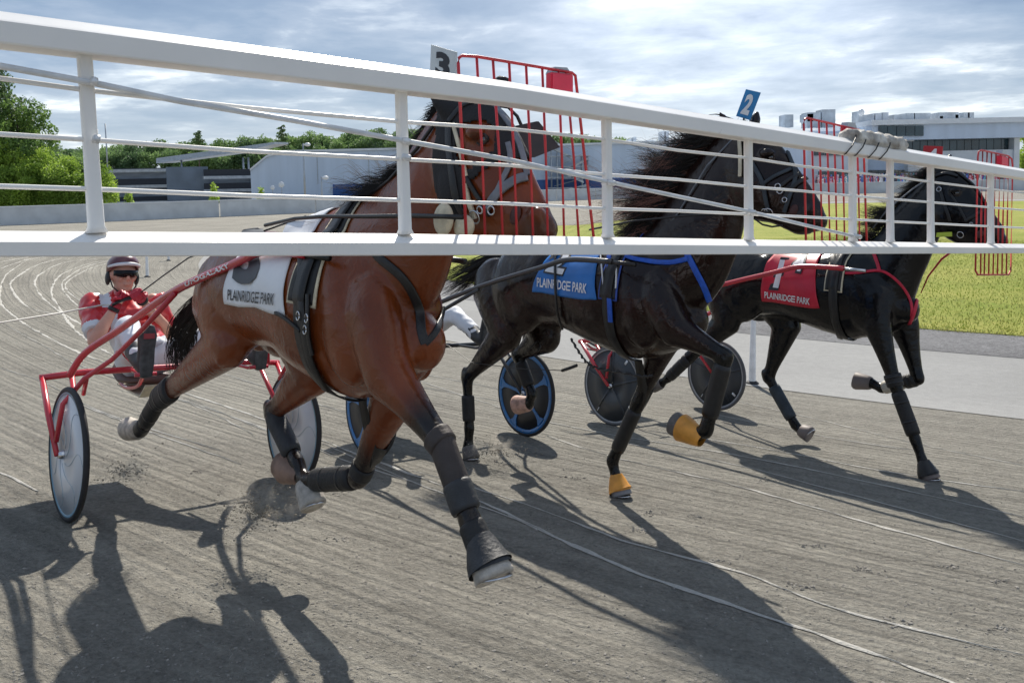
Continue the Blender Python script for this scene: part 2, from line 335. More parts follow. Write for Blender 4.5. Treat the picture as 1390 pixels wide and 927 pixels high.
# loose clods and grains of the harrowed surface
def scatter(name, pts, sizes, m, label, cat, flat=.6):
    ico = bmesh.new(); bmesh.ops.create_icosphere(ico, subdivisions=1, radius=1); iv = np.array([v.co[:] for v in ico.verts]); fa = [[v.index for v in f.verts] for f in ico.faces]; ico.free()
    K = len(iv); vs = []; fs = []
    for i, (p, s) in enumerate(zip(pts, sizes)):
        jit = iv*(1+rng.uniform(-.3, .3, (K, 1)))*s*np.array([rng.uniform(.7, 1.4), rng.uniform(.7, 1.4), flat]); vs.append(jit+np.array(p)); fs += [[a+i*K for a in f] for f in fa]
    me = bpy.data.meshes.new(name); me.from_pydata(np.vstack(vs).tolist(), [], fs); o = link(name, me, m, None, False); return tag(o, label, cat, kind='stuff')
pts, sz = [], []
NC = 26000; pxs_ = rng.uniform(-60, 1450, NC); pys_ = 470+460*rng.random(NC)**.7
D_ = RT[None]*((pxs_-CX)/F)[:, None]+UP[None]*((CY-pys_)/F)[:, None]+fw[None]; tt_ = np.full(NC, 3.)
def gzv(x, y): return SLOPE*np.clip(np.hypot(x-TC[0], y-TC[1])-RIN, 0, 12)
for _ in range(25): q_ = EYE+D_*tt_[:, None]; tt_ = tt_+(q_[:, 2]-gzv(q_[:, 0], q_[:, 1]))/-D_[:, 2]*.8
q_ = EYE+D_*tt_[:, None]
for g in q_:
    r = math.hypot(g[0]-TC[0], g[1]-TC[1])
    if r < 40.3 or noise.noise(Vector((g[0]*1.7, g[1]*1.7, 3))) < rng.uniform(-.6, .4): continue
    s = .0014+.006*rng.random()**4; pts.append((g[0], g[1], gz(g[0], g[1])+s*.1)); sz.append(s)
    if len(pts) > 15000: break
scatter('dirt_clods', pts, sz, mat('clod', (.24, .225, .20), .95, 0, .4, 20, .5), 'small loose clods of grey dirt scattered over the harrowed track surface', 'dirt')
P2, S2 = [], []
for px, py in ((720, 720), (955, 702), (1100, 738), (1180, 772), (1290, 772), (1350, 850), (790, 650), (960, 765), (1095, 800), (880, 695), (700, 630), (860, 720), (1230, 850), (260, 640), (170, 640), (1030, 650), (1370, 790), (460, 730)):
    g = ground(px, py); a0 = rng.uniform(0, 6.28); s = rng.uniform(.03, .07)
    for k in range(34): a = a0+rng.normal(0, .8); rad = s*rng.uniform(.3, 1.9); x, y = g[0]+rad*math.cos(a)*1.5, g[1]+rad*math.sin(a); P2.append((x, y, gz(x, y)+.001)); S2.append(.002+.008*rng.random()**2)
scatter('hoofprint_crumbs', P2, S2, MATS['clod'], 'rings of crumbled dirt around hoof marks on the track', 'dirt', .8)
# grass blades at the near edge of the infield
def blades(name, n, rlo, rhi, alo, ahi, h, m, label):
    r = rhi-(rhi-rlo)*rng.random(n)**1.6; a = rng.uniform(alo, ahi, n); x, y = TC[0]+r*np.cos(a), TC[1]+r*np.sin(a); hh = h*rng.uniform(.4, 1.3, n); w = .006+.004*rng.random(n); t = rng.uniform(0, 6.28, n); lx = rng.normal(0, .3, n)*hh; ly = rng.normal(0, .3, n)*hh; c, s_ = np.cos(t)*w, np.sin(t)*w; z = np.full(n, .02)
    A = np.stack([np.stack([x-c, y-s_, z], 1), np.stack([x+c, y+s_, z], 1), np.stack([x+lx, y+ly, z+hh], 1)], 1).reshape(-1, 3); vs = A.tolist(); fs = [(3*k, 3*k+1, 3*k+2) for k in range(n)]
    me = bpy.data.meshes.new(name); me.from_pydata(vs, [], fs); return tag(link(name, me, m, None, False), label, 'grass', kind='stuff')
blades('grass_tufts', 90000, 14, 34.9, math.radians(205), math.radians(262), .045, mat('grass_blade', (.30, .38, .03), .6, 0, .3, .7, col2=(.50, .44, .16)), 'short sunlit green and straw coloured grass blades covering the near infield')
# ================================================================ TREES, HILL
LEAFA = mat('leaf_light', (.34, .46, .07), .6, 0, .5, .35, col2=(.17, .28, .04)); LEAFD = mat('leaf_dark', (.11, .18, .06), .6, 0, .5, .3, col2=(.055, .10, .04)); BARK = mat('bark', (.12, .09, .07), .9, 0, .3, 6)
LEAFH = mat('leaf_hill', (.20, .30, .10), .7, 0, .5, .05, col2=(.09, .16, .07))
def leafy(m):
    t = m.node_tree; n = t.nodes; b = n['Principled BSDF']; o = n['Material Output']; tr = n.new('ShaderNodeBsdfTranslucent'); mx_ = n.new('ShaderNodeMixShader'); mx_.inputs[0].default_value = .45
    t.links.new(b.inputs['Base Color'].links[0].from_socket, tr.inputs[0]); t.links.new(b.outputs[0], mx_.inputs[1]); t.links.new(tr.outputs[0], mx_.inputs[2]); t.links.new(mx_.outputs[0], o.inputs[0]); return m
for m_ in (LEAFA, LEAFD, LEAFH): leafy(m_)
def leafcloud(blobs, per, size, flat=1.0):
    vs = []; fs = []
    for c, r in blobs:
        n = int(per*r[0]*r[2]) if isinstance(r, tuple) else int(per*r*r); rr = np.array(r if isinstance(r, tuple) else (r, r, r))
        d = rng.normal(size=(n, 3)); d /= np.linalg.norm(d, axis=1)[:, None]; rad = (rng.random(n)**.35)[:, None]; lump = np.array([.72+.5*abs(noise.noise(Vector(tuple(q*2.1+np.array(c)*.7)))) for q in d])[:, None]
        p = np.array(c)+d*rad*lump*rr*1.15
        a = rng.normal(size=(n, 3)); a /= np.linalg.norm(a, axis=1)[:, None]; b = np.cross(a, rng.normal(size=(n, 3))); b /= np.linalg.norm(b, axis=1)[:, None]
        s = size*rng.uniform(.5, 1.3, (n, 1)); a = a*s; b = b*s*.55; a[:, 2] *= flat; b[:, 2] *= flat
        base = len(vs)*1
        q = np.stack([p-a, p+b, p+a, p-b], 1).reshape(-1, 3); vs.append(q)
    A = np.vstack(vs); me = bpy.data.meshes.new('leaves'); nn = len(A)//4; me.from_pydata(A.tolist(), [], [(4*i, 4*i+1, 4*i+2, 4*i+3) for i in range(nn)]); return me
def tree(name, x, y, z, h, blobs, leaf, per, size, label, cat='tree', group=None, tr=.2, flat=1.0):
    r = empty(name, Matrix.Translation((x, y, z))); tag(r, label, cat, group)
    bm = bmesh.new(); tube(bm, [(0, 0, -.3), (.05*h*.1, 0, h*.35), (0, .02*h, h*.7), (0, 0, h*.96)], [tr, tr*.7, tr*.4, tr*.08])
    for k in range(14):
        b, rad = blobs[k % len(blobs)]; zb = max(.15*h, b[2]-abs(b[0])*.6); tube(bm, [(0, 0, zb), ((b[0])*.5, b[1]*.5, (zb+b[2])/2), b], [tr*.35, tr*.2, tr*.06], 6)
    part('trunk', bm, BARK, r); link('crown', leafcloud(blobs, per, size, flat), leaf, r, False); return r
# left edge: tall pine and the bright bushes under it
def px_size(d): return d/F
D = 82
p = at(-25, 262, D); blobs = []
for k in range(46):
    t = k/45; z = 2+14.5*t; rad = 5.6*(1-t)**.7+.8; a = k*2.4; blobs.append(((rad*.75*math.cos(a), rad*.75*math.sin(a), z), (rad*.55, rad*.55, .8+.25*(1-t))))
tree('pine_tree', p[0], p[1], 0, 16.5, blobs, LEAFD, 420, .17, 'tall dark pine at the left edge rising above the bright bushes', 'tree', tr=.35)
p = at(28, 262, D-1); blobs = [((rng.normal(0, 1.5), rng.normal(0, 1.3), z), rng.uniform(.6, 1.25)) for z in np.linspace(3.5, 10.6, 34)]+[((x, 0, z), .7) for x, z in ((2.6, 9.2), (3.2, 8.4), (2.6, 10.1), (3.4, 7.6), (2.1, 6.8))]
tree('broadleaf_tree', p[0], p[1], 0, 11, blobs, leafy(mat('leaf_mid', (.17, .27, .06), .6, 0, .5, .4, col2=(.09, .16, .04))), 300, .15, 'mid green tree with loose open branches just right of the tall pine', 'tree', tr=.25)
for i, (px, topy, wd_) in enumerate(((-30, 205, 3.4), (22, 196, 3.2), (62, 212, 2.7), (96, 226, 2.4), (128, 240, 1.8), (0, 232, 3.0))):
    dd = 78-.4*i; p = at(px, 268, dd); top = at(px, topy, dd)[2]
    blobs = [((rng.normal(0, wd_*.5), rng.normal(0, .7), rng.uniform(.5, 1)*top*(1-.15*abs(rng.normal()))), rng.uniform(.55, 1.1)) for _ in range(26)]+[((rng.uniform(-1, 1)*wd_*.7, -.5, rng.uniform(.8, top*.6)), .95) for _ in range(14)]
    lab = ['wide yellow green bush cut by the left edge of the photo', 'tall yellow green bush below the pine tree', 'yellow green bush between the pine and the white post', 'lower green bush sloping down toward the first white gate post', 'small green bush half hidden by the first white gate post', 'low bright bush in front of the tall ones at the far left'][i]
    tree('leafy_bush', p[0], p[1], 0, top, blobs, LEAFA, 700, .11, lab, 'bush', 'bright bushes behind the track wall at left', tr=.07)
# wooded hill beyond the buildings
hd = 430
bm = bmesh.new(); rows = []
prof = [(-700, 14), (-420, 18), (-260, 24), (-190, 25), (-150, 26), (-100, 29), (-40, 31), (60, 22), (150, 12), (300, 8), (420, 9), (700, 7)]
def hz_(x): return float(np.interp(x, [a for a, _ in prof], [b for _, b in prof]))
for j, (dy, f) in enumerate(((0, 0), (20, .7), (60, 1), (160, 1.02), (300, 0))): rows.append([bm.verts.new((x, hd+dy, hz_(x)*.62*f-1)) for x in np.linspace(-700, 700, 90)])
for A, B in zip(rows, rows[1:]):
    for k in range(89): bm.faces.new((A[k], A[k+1], B[k+1], B[k]))
recalc(bm); tag(part('hills', bm, LEAFH), kind='structure')
blobs = []
for x in np.linspace(-420, 330, 560):
    h = hz_(x); blobs.append(((x+rng.normal(0, 2), hd-4+rng.uniform(-6, 10), h*rng.uniform(.45, .78)), (rng.uniform(3.5, 6), 5, rng.uniform(3, 5))))
    blobs.append(((x+rng.normal(0, 2), hd+6+rng.uniform(-4, 20), h*rng.uniform(.80, .97)), (rng.uniform(3.2, 5.4), 5, rng.uniform(2.4, 4.6))))
tag(link('hillside_forest', leafcloud(blobs, 30, .62), LEAFH, None, False), 'continuous green wood covering the low hill beyond the parking garage', 'forest', kind='stuff')
for i, (px, top) in enumerate(((270, 180), (384, 172))):
    p = at(px, 214, 395); tz = at(px, top, 395)[2]; blobs = []
    for k in range(14):
        t = k/13; a = k*2.4; rad = 3.4*(1-.75*t)+.4; blobs.append(((rad*.6*math.cos(a), rad*.6*math.sin(a), tz-10*(1-t)), (rad*.8, rad*.8, .7)))
    tree('hilltop_pine', p[0], p[1], 8, tz-8, [((b[0][0], b[0][1], b[0][2]-8), b[1]) for b in blobs], LEAFD, 60, .5, ['round topped dark pine above the garage roof canopy', 'pointed dark pine above the pale warehouse corner'][i], 'tree', 'pines standing above the wooded hill', tr=.4)
p = at(1388, 260, 260); blobs = [((rng.uniform(-4, 16), rng.uniform(-3, 3), rng.uniform(2, 15)), 3) for _ in range(30)]
tree('distant_tree', p[0]+4, p[1], 0, 15, blobs, LEAFA, 40, .5, 'green tree at the right edge beside the clubhouse end', 'tree', tr=.4)

# ================================================================ WALLS AND BUILDINGS
CONC = mat('white_concrete', (.60, .62, .63), .8, 0, .12, .8, .2, 6); PALE = mat('pale_cladding_and_shade', (.56, .65, .77), .55, 0, .07, .25, .1, 3, stretch=(3, 3, .3)); NAVY = mat('blue_band', (.03, .10, .30), .5, 0, .15, 1)  # pale hall cladding; also the painted bluish shade of the clubhouse fascia
GREY = mat('grey_cladding', (.20, .24, .29), .5, 0, .2, .5, .1, 3, stretch=(1, 1, 6)); GLASS = mat('window_glass', (.012, .045, .06), .12, 0, .5, .3, spec=.9); TRIM = mat('white_trim', (.72, .75, .78), .45, 0, .06, 1); DARK = mat('recess_shade', (.03, .035, .045), .8); METAL = mat('galvanised_metal', (.42, .45, .48), .45, .5, .15, 2)
def mbox(bm, a, b, depth, z0, z1, off=0):
    """box between plan points a and b, thickness depth going away from the viewer"""
    a = np.array(a[:2], float); b = np.array(b[:2], float); t = (b-a)/np.linalg.norm(b-a); n = np.array([-t[1], t[0]])
    if n@((a+b)/2) < 0: n = -n
    a = a+n*off; b = b+n*off
    prism(bm, [(*a, 0), (*b, 0), (*(b+n*depth), 0), (*(a+n*depth), 0)], (0, 0, z0), (0, 0, z1))
# perimeter wall: two runs meet in the distance
W1 = [at(x, y, d) for x, y, d in ((-420, 310, 52), (-200, 309, 60), (0, 305, 68), (140, 301, 72), (300, 296, 78), (430, 292, 84), (560, 285, 96), (700, 277, 110), (860, 270, 118), (1010, 268, 118), (1210, 266, 116), (1450, 264, 112), (1800, 262, 108))]
for i, (i0, i1, lb) in enumerate(((0, 5, 'white concrete wall along the outside of the far turn at left'), (5, 12, 'low white wall in front of the warehouse and clubhouse at the far side'))):
    w = empty('track_wall', Matrix.Translation((W1[i0][0], W1[i0][1], 0))); tag(w, lb, 'wall'); bm = bmesh.new(); bc = bmesh.new()
    for a, b in zip(W1[i0:i1], W1[i0+1:i1+1]):
        n = max(1, int(np.linalg.norm(b-a)/6))
        for k in range(n):
            p0 = a+(b-a)*(k/n)-W1[i0]*0; p1 = a+(b-a)*((k+.985)/n)
            mbox(bm, p0, p1, .25, -.3, 1.45)
        mbox(bc, a, b, .35, 1.452, 1.53, -.04)
    recalc(bm); recalc(bc)
    for q, nm, mm_ in ((bm, 'wall_panel', CONC), (bc, 'coping', TRIM)):
        bmesh.ops.translate(q, verts=q.verts, vec=(-W1[i0][0], -W1[i0][1], 0)); part(nm, q, mm_, w, False)
# parking garage
def bld(name, label, cat='building'): r = empty(name); tag(r, label, cat); return r
g = bld('parking_garage', 'grey open deck parking garage with dark horizontal slots left of the pale warehouse')
D = 150
def X(px, d): return at(px, 250, d)[0]
def Z(px, py, d): return at(px, py, d)[2]
a, b = (X(128, D), D), (X(348, D), D+6)
c1, c2, c3 = X(222, D), X(275, D+3), X(348, D+6)
def fx(px, py, d=150): q = at(px, py, d); return q[0], q[2]
zt = Z(240, 228, D)
bm = bmesh.new(); mbox(bm, a, b, 40, 0, zt-.6); part('deck_body', recalc(bm), GREY, g, False)
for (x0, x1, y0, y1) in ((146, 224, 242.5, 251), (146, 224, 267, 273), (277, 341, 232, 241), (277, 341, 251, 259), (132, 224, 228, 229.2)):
    bm = bmesh.new(); mbox(bm, (X(x0, D), D), (X(x1, D), D+(x1-128)*.027), .4, Z(200, y1, D), Z(200, y0, D), -.35+(.0 if x0 > 140 else 0)); part('deck_opening', recalc(bm), DARK, g, False)  # solid dark slabs paint the shade inside the open decks
    bm = bmesh.new(); mbox(bm, (X(x0-2, D), D), (X(x1+1, D), D+(x1-128)*.027), .9, Z(200, y1, D)-.55, Z(200, y1, D)-.02, -.9); part('parapet', recalc(bm), METAL, g, False)
bm = bmesh.new(); mbox(bm, (X(226, D), D), (X(274, D), D+3), .8, 0, zt+.15, -1.1); part('stair_tower', recalc(bm), mat('garage_panel', (.15, .19, .24), .5, 0, .15, .4), g, False)
bm = bmesh.new()
for px in (135, 146): q = at(px, 228, D); tube(bm, [(q[0], D, zt-1), (q[0], D, zt+(8 if px > 140 else 7))], .12)
part('roof_mast', bm, METAL, g)
# canopy on the garage roof
cn = bld('roof_canopy', 'long tilted solar canopy above the garage roof', 'canopy')
q = [at(x, y, D+18) for x, y in ((212, 222), (330, 206), (372, 196), (372, 193), (330, 199), (212, 215))]
bm = bmesh.new(); prism(bm, q, (0, 0, 0), (1, 7, .25)); part('canopy_roof', recalc(bm), METAL, cn, False)
for px in (246, 330, 337): bm = bmesh.new(); q = at(px, 214, D+20); tube(bm, [(q[0], D+20, zt-2), (q[0], D+20, q[2])], .2); part('canopy_post', bm, METAL, cn)
# pale warehouse hall
h = bld('warehouse_hall', 'long pale blue warehouse hall with a dark blue band along its foot')
D2 = 132
poly = [(340, 232), (362, 214), (384, 207), (430, 206), (700, 200), (900, 194), (1096, 190)]
bm = bmesh.new(); pts = [at(x, y, D2) for x, y in poly]; prism(bm, [(pts[0][0], D2, 0)]+[(p[0], D2, p[2]) for p in pts]+[(pts[-1][0], D2, 0)], (0, 0, 0), (0, 45, 0)); part('hall_wall', recalc(bm), PALE, h, False)
bm = bmesh.new(); mbox(bm, (X(452, D2), D2), (X(1090, D2), D2), .3, 0, Z(800, 243, D2), -.25); part('blue_band', recalc(bm), NAVY, h, False)
bm = bmesh.new(); 
for A, B in zip(pts, pts[1:]): prism(bm, [(A[0], D2-.3, A[2]), (B[0], D2-.3, B[2]), (B[0], D2-.3, B[2]+.3), (A[0], D2-.3, A[2]+.3)], (0, 0, 0), (0, .8, 0))
part('roof_edge', recalc(bm), TRIM, h, False)
bm = bmesh.new()
for px in (430, 500, 573, 640, 700, 880, 960, 1040): q = at(px, 205, D2); box(bm, (q[0]-.05, D2-.06, 3), (q[0]+.05, D2, q[2]-.3))
part('wall_seam', recalc(bm), METAL, h, False)
for px, w, hh in ((846, 2, 5), (855, 2, 7), (862, 2, 10), (872, 5, 4), (882, 6, 5), (900, 2, 17), (906, 2, 17), (912, 4, 6), (922, 5, 4), (935, 8, 3), (955, 4, 5), (975, 5, 4), (745, 10, 5), (790, 8, 3)):
    bm = bmesh.new(); q = at(px, 192+(1100-px)*.018, D2+8); s = (D2+8)/F; box(bm, (q[0]-w*s, D2+8, q[2]-1), (q[0]+w*s, D2+11, q[2]+hh*s)); part('roof_unit', recalc(bm), TRIM, h, False)
# outside stair tower of the hall
st = bld('steel_stair', 'galvanised steel stair tower zigzagging up the pale hall wall', 'stair')
bm = bmesh.new()
for px in (742, 748, 756, 762, 790, 798):
    q = at(px, 195 if px < 770 else 212, D2-2.5); tube(bm, [(q[0], D2-2.5, 0), (q[0], D2-2.5, q[2])], .1, 6); tube(bm, [(q[0], D2-1, 0), (q[0], D2-1, q[2])], .1, 6)
part('stair_post', bm, METAL, st)
bm = bmesh.new()
for i, (x0, y0, x1, y1) in enumerate(((750, 200, 776, 213), (798, 214, 764, 232), (762, 232, 792, 246), (796, 250, 752, 262))):
    A, B = at(x0, y0, D2-2), at(x1, y1, D2-2); prism(bm, [(A[0], A[1], A[2]), (B[0], B[1], B[2]), (B[0], B[1], B[2]-.35), (A[0], A[1], A[2]-.35)], (0, -.6, 0), (0, .6, 0)); tube(bm, [(A[0], A[1]-.6, A[2]+1), (B[0], B[1]-.6, B[2]+1)], .05, 5)
part('stair_flight', recalc(bm), METAL, st, False)
for j in range(5):
    bm = bmesh.new(); x0, x1 = X(742, D2), X(800, D2); zz_ = 1.5+j*1.6; box(bm, (x0, D2-2.6, zz_), (x1 if j < 4 else X(763, D2), D2-1, zz_+.12)); part('landing', recalc(bm), METAL, st, False)
# clubhouse
cb_ = bld('clubhouse', 'white modern clubhouse with long window bands and rooftop units at right')
DC = 136
def slab(nm, x0, x1, y0, y1, m, off, depth, d=DC, par=cb_, lab=None):
    bm = bmesh.new(); A, B = at(x0, y0, d), at(x1, y1, d); box(bm, (A[0], d+off, min(A[2], B[2])), (B[0], d+off+depth, max(A[2], B[2]))); o = part(nm, recalc(bm), m, par, False)
    if lab: o['label'] = lab
    return o
slab('main_block', 1093, 1384, 178, 275, PALE, 2, 40)
slab('left_block', 1093, 1180, 182, 275, TRIM, .6, 12)
slab('fascia', 1178, 1392, 166, 187, PALE, -1.5, 40); slab('fascia', 1235, 1384, 206, 230, TRIM, .5, 8); slab('roof_lip', 1176, 1394, 164.6, 166.6, TRIM, -2, 40); slab('fascia', 1130, 1240, 186, 192, TRIM, -.2, 20)  # upper fascia is white; its bluish shade is put into the colour
slab('column', 1378, 1384, 186, 262, TRIM, .2, 6)
def windows(x0, x1, y0, y1, n, off, d=DC):
    s = (x1-x0)/n
    for k in range(n):
        w = slab('window', x0+k*s+.5, x0+(k+1)*s-.5, y0, y1, GLASS, off, .2)
windows(1186, 1247, 172, 185.5, 5, -1.75); windows(1225, 1377, 187.5, 206, 15, 1.6); windows(1112, 1168, 233, 252, 5, .35); windows(1170, 1376, 231, 243, 22, 1.7)
windows(1106, 1150, 203, 211, 3, .35)
bm = bmesh.new()
for px, w, y0, y1 in ((1071, 6, 156, 168), (1099, 5, 155, 160), (1125, 9, 149, 168), (1105, 9, 153, 168), (1169, 3, 151, 165), (1180, 8, 156, 164), (1192, 5, 154, 163), (1202, 4, 153, 163), (1222, 8, 156, 166), (1236, 6, 154, 166), (1252, 11, 154, 166), (1288, 13, 153, 160), (1312, 4, 153, 166), (1318, 4, 153, 166), (1300, 3, 156, 166), (1278, 2, 158, 166)):
    bm = bmesh.new(); A, B = at(px-w, y0, DC+6), at(px+w, y1+5, DC+6); box(bm, (A[0], DC+6, B[2]), (B[0], DC+9, A[2])); part('rooftop_unit', recalc(bm), mat('roof_unit_paint', (.5, .55, .6), .6, 0, .3, .5), cb_, False)

q = at(1169, 153, DC+5); bm = bmesh.new(); ell(bm, (q[0], q[1], q[2]), (.5, .5, .6)); part('roof_dome', bm, TRIM, cb_)
# spectators on the terrace: a dense crowd a few pixels high
bm = bmesh.new(); cols = [mat('crowd_'+nm, c, .8) for nm, c in (('blue', (.08, .15, .45)), ('white', (.6, .6, .6)), ('red', (.4, .05, .07)), ('dark', (.04, .04, .06)), ('pink', (.55, .3, .35)), ('teal', (.1, .3, .35)))]
for k in range(300):
    px = rng.uniform(1108, 1378); row = rng.integers(0, 3); d = 128-row*2.6; x = at(px, 255, d)[0]; z = 1.35-row*.28; n0 = len(bm.faces)
    ell(bm, (x, d, z+.5), (.27, .2, .5), None, 6); ell(bm, (x, d, z+1.15), (.13, .13, .16), None, 6); bm.faces.ensure_lookup_table(); ci = int(rng.integers(0, 6))
    for f in bm.faces[n0:]: f.material_index = ci
tag(part('crowd', bm, cols), 'crowd of small distant spectators on the terrace under the clubhouse windows', 'crowd', kind='stuff')
t = bld('viewing_terrace', 'stepped white terrace in front of the clubhouse under the crowd', 'terrace')
for k in range(4):
    bm = bmesh.new(); x0, x1 = at(1095, 255, 120)[0], at(1386, 255, 120)[0]+2; d = 128-k*2.6; box(bm, (x0, d-1.3, 0), (x1, d+1.3, 1.35-k*.28)); part('terrace_step', recalc(bm), CONC, t, False)
# light poles
def pole(px, top, base, d, label, arms=1):
    q = at(px, base, d); z1 = at(px-4, top, d)[2]; r = empty('light_pole', Matrix.Translation((q[0], d, 0))); tag(r, label, 'light pole', 'light poles by the far wall')
    bm = bmesh.new(); tube(bm, [(0, 0, 0), (0, 0, z1)], [.14, .08], 8); part('pole_shaft', bm, METAL, r)
    for s in ([0] if arms == 1 else [-1, 1]):
        bm = bmesh.new(); tube(bm, [(0, 0, z1-.3), (.4+s*.4, 0, z1)], .05, 6); ell(bm, (.5+s*.5, 0, z1-.15), (.38, .3, .22), None, 10); part('lamp_head', bm, TRIM, r)
pole(414, 195, 262, 100, 'tall light pole with round lamp head before the pale hall')
pole(437, 240, 265, 98, 'short light pole with a bent arm right of the tall one')
for i, (px, py) in enumerate(((370, 255), (382, 251))):
    q = at(px, py, 104); r = empty('satellite_dish', Matrix.Translation((q[0], q[1], 0))); tag(r, ['small white dish antenna, left one of the pair before the hall', 'larger white dish antenna, right one of the pair before the hall'][i], 'dish antenna', 'dish antennas by the pale hall')
    bm = bmesh.new(); ell(bm, (0, 0, q[2]), (.27+.08*i, .12, .27+.08*i), None, 12); part('dish', bm, TRIM, r); bm = bmesh.new(); tube(bm, [(0, 0, 0), (0, 0, q[2])], .07, 6); part('dish_mast', bm, METAL, r)
# far saplings behind the wall
for i, (px, py) in enumerate(((174, 262), (290, 252), (354, 258))):
    q = at(px, py, 88); zt_ = q[2]; tree('sapling', q[0], q[1], 0, zt_, [((0, 0, zt_*f), (.28+.6*(1-f), .5, .4)) for f in np.linspace(.4, 1, 7)], LEAFA, 300, .14, ['light green sapling behind the wall near the first gate post', 'thin sapling in front of the garage slots', 'small sapling at the garage and warehouse corner'][i], 'sapling', 'saplings behind the far wall', tr=.05)
# marker pylons on the inside of the track
def pylon(px, base, hgt, label):
    g_ = ground(px, base); r = empty('track_pylon', Matrix.Translation(V(g_))); tag(r, label, 'pylon', 'white marker pylons on the inner edge')
    bm = bmesh.new(); loft(bm, [((0, 0, 0), .05, .05), ((0, 0, .03), .045, .045), ((.02, 0, hgt*.97), .028, .028), ((.02, 0, hgt), .018, .018)], (1, 0, 0), 12); part('pylon_post', bm, mat('pylon_plastic', (.8, .8, .8), .4), r)
    bm = bmesh.new(); loft(bm, [((0, 0, -.01), .09, .09), ((0, 0, .015), .08, .08), ((0, 0, .04), .05, .05)], (1, 0, 0), 14); part('pylon_foot', bm, RUBBER, r)
pylon(1021, 521, .95, 'white leaning marker pylon between the black horses'); pylon(200, 376, .9, 'white marker pylon just right of the driver helmet'); pylon(229, 354, .75, 'distant white marker pylon right of the nearer one')
# ================================================================ STARTING GATE (folding wing on the camera side of the horses)
GA = np.array([-.865, 1.514]); GD = np.array([.787, .617]); GN = np.array([-.617, .787, 0])
def G(px, py, off=0):
    d = ray(px, py); n = GN[:2]; t = (n@(GA+GN[:2]*off))/(n@d[:2]); return EYE+d*t
gate = empty('starting_gate', Matrix.Translation(V((*GA, gz(*GA))))); tag(gate, 'white starting gate arm with posts, wires and red nose screens stretching across the whole photo', 'starting gate')
def gpart(nm, bm, m, smooth=False, lab=None, par=None):
    me = tomesh(recalc(bm)); o = link(nm, me, m, None, smooth); o.parent = par or gate
    o.matrix_parent_inverse = gate.matrix_world.inverted()
    if par: o.matrix_parent_inverse = par.matrix_world.inverted()
    if lab: o['label'] = lab
    return o
def gworld(o): return o
def rail(st):
    bm = bmesh.new(); rings = []
    for px, yt, yb in st:
        t, b = G(px, yt, 0.035), G(px, yb); h = t[2]-b[2]; base = np.array([b[0], b[1], b[2]])
        prof_ = [(0, .0), (-.002, .05), (-.002, .60), (.004, .66), (.040, .94), (.045, .985), (.052, 1.0), (.072, 1.0), (.08, .94), (.08, .04), (.075, 0)]
        rings.append([bm.verts.new(V(base+GN*d+np.array([0, 0, h*z]))) for d, z in prof_])
    for A, B in zip(rings, rings[1:]):
        for k in range(len(A)): j = (k+1) % len(A); bm.faces.new((A[k], A[j], B[j], B[k]))
    bm.faces.new(rings[0]); bm.faces.new(rings[-1][::-1]); return bm
TOPR = [(-260, -20, 28), (0, 13, 59), (350, 60, 100), (700, 110, 141), (1050, 168, 193), (1390, 227, 242), (1600, 263, 272)]
gpart('top_rail', rail(TOPR), WHITE_PAINT); gpart('bottom_rail', rail([(-260, 312, 351), (0, 314, 349), (547, 317, 347), (1390, 330, 344), (1600, 333, 343)]), WHITE_PAINT)
def yin(tab, px): return float(np.interp(px, [t[0] for t in tab], [t[1] for t in tab]))
TB = [(t[0], t[2]) for t in TOPR]; BT = [(-260, 309), (0, 311), (547, 314), (1390, 328), (1600, 331)]
for xt, xb in ((-190, -160), (114, 131), (544, 550), (823, 825), (1015.5, 1016.5), (1157, 1157.5), (1208, 1208.5), (1263, 1263.5), (1344.5, 1345), (1468, 1468)):
    bm = bmesh.new(); t, b = G(xt, yin(TB, xt)-4, .04), G(xb, yin(BT, xb)+4, .04)
    loft(bm, [(b, .020, .017), (b+(t-b)*.035, .0145, .014), (b+(t-b)*.5, .013, .013), (b+(t-b)*.97, .013, .013), (t, .018, .016)], side=(*GD, 0), seg=16, power=.55); gpart('post', bm, WHITE_PAINT, True)
def wire(pts, r, m=WHITE_PAINT, nm='wire', off=.036):
    bm = bmesh.new(); q = [G(x, y, off) for x, y in pts]; tube(bm, q, r, 8); return gpart(nm, bm, m, True)
for fr in (.22, .5, .775):
    pts = []
    for px in (-230, 0, 122, 330, 547, 690, 823, 920, 1016, 1087, 1157, 1208, 1264, 1345, 1468):
        t, b = yin(TB, px), yin(BT, px); f_ = {.22: [.20, .19, .21, .225, .225, .2, .19, .21, .2, .22, .22, .22, .23, .235, .24], .5: [.49, .49, .49, .5, .49, .48, .49, .48, .49, .49, .5, .5, .5, .505, .51], .775: [.77, .77, .77, .78, .78, .775, .78, .77, .77, .77, .775, .78, .78, .785, .79]}[fr]
        pts.append((px, t+(b-t)*f_[len(pts)]))
    wire(pts, .0048, off=.04)
wire([(-230, 62), (0, 90), (122, 112), (240, 137), (400, 164), (547, 191), (690, 217), (825, 247), (925, 268), (1016, 287), (1090, 305), (1160, 321)], .0062, mat('stay_cable', (.66, .68, .70), .35, 0, .15, 20), 'stay_cable', .018)
CLAMP = mat('galvanised_clamp', (.70, .71, .72), .35, .3, .15, 40)
for px, py in ((127, 111), (551, 192), (829, 248), (1020, 288), (1163, 321), (130, 189), (551, 214)):
    bm = bmesh.new(); c = G(px, py, .012); q0 = G(px-4, py-1, .010); q = G(px+5, py+1, .010); loft(bm, [(q0, .0085), (q, .0085)], (0, 0, 1), 6); tube(bm, [c-GN*.006+np.array([0, 0, .008]), c-GN*.006-np.array([0, 0, .008])], .0035, 6); gpart('clamp', bm, CLAMP, True)
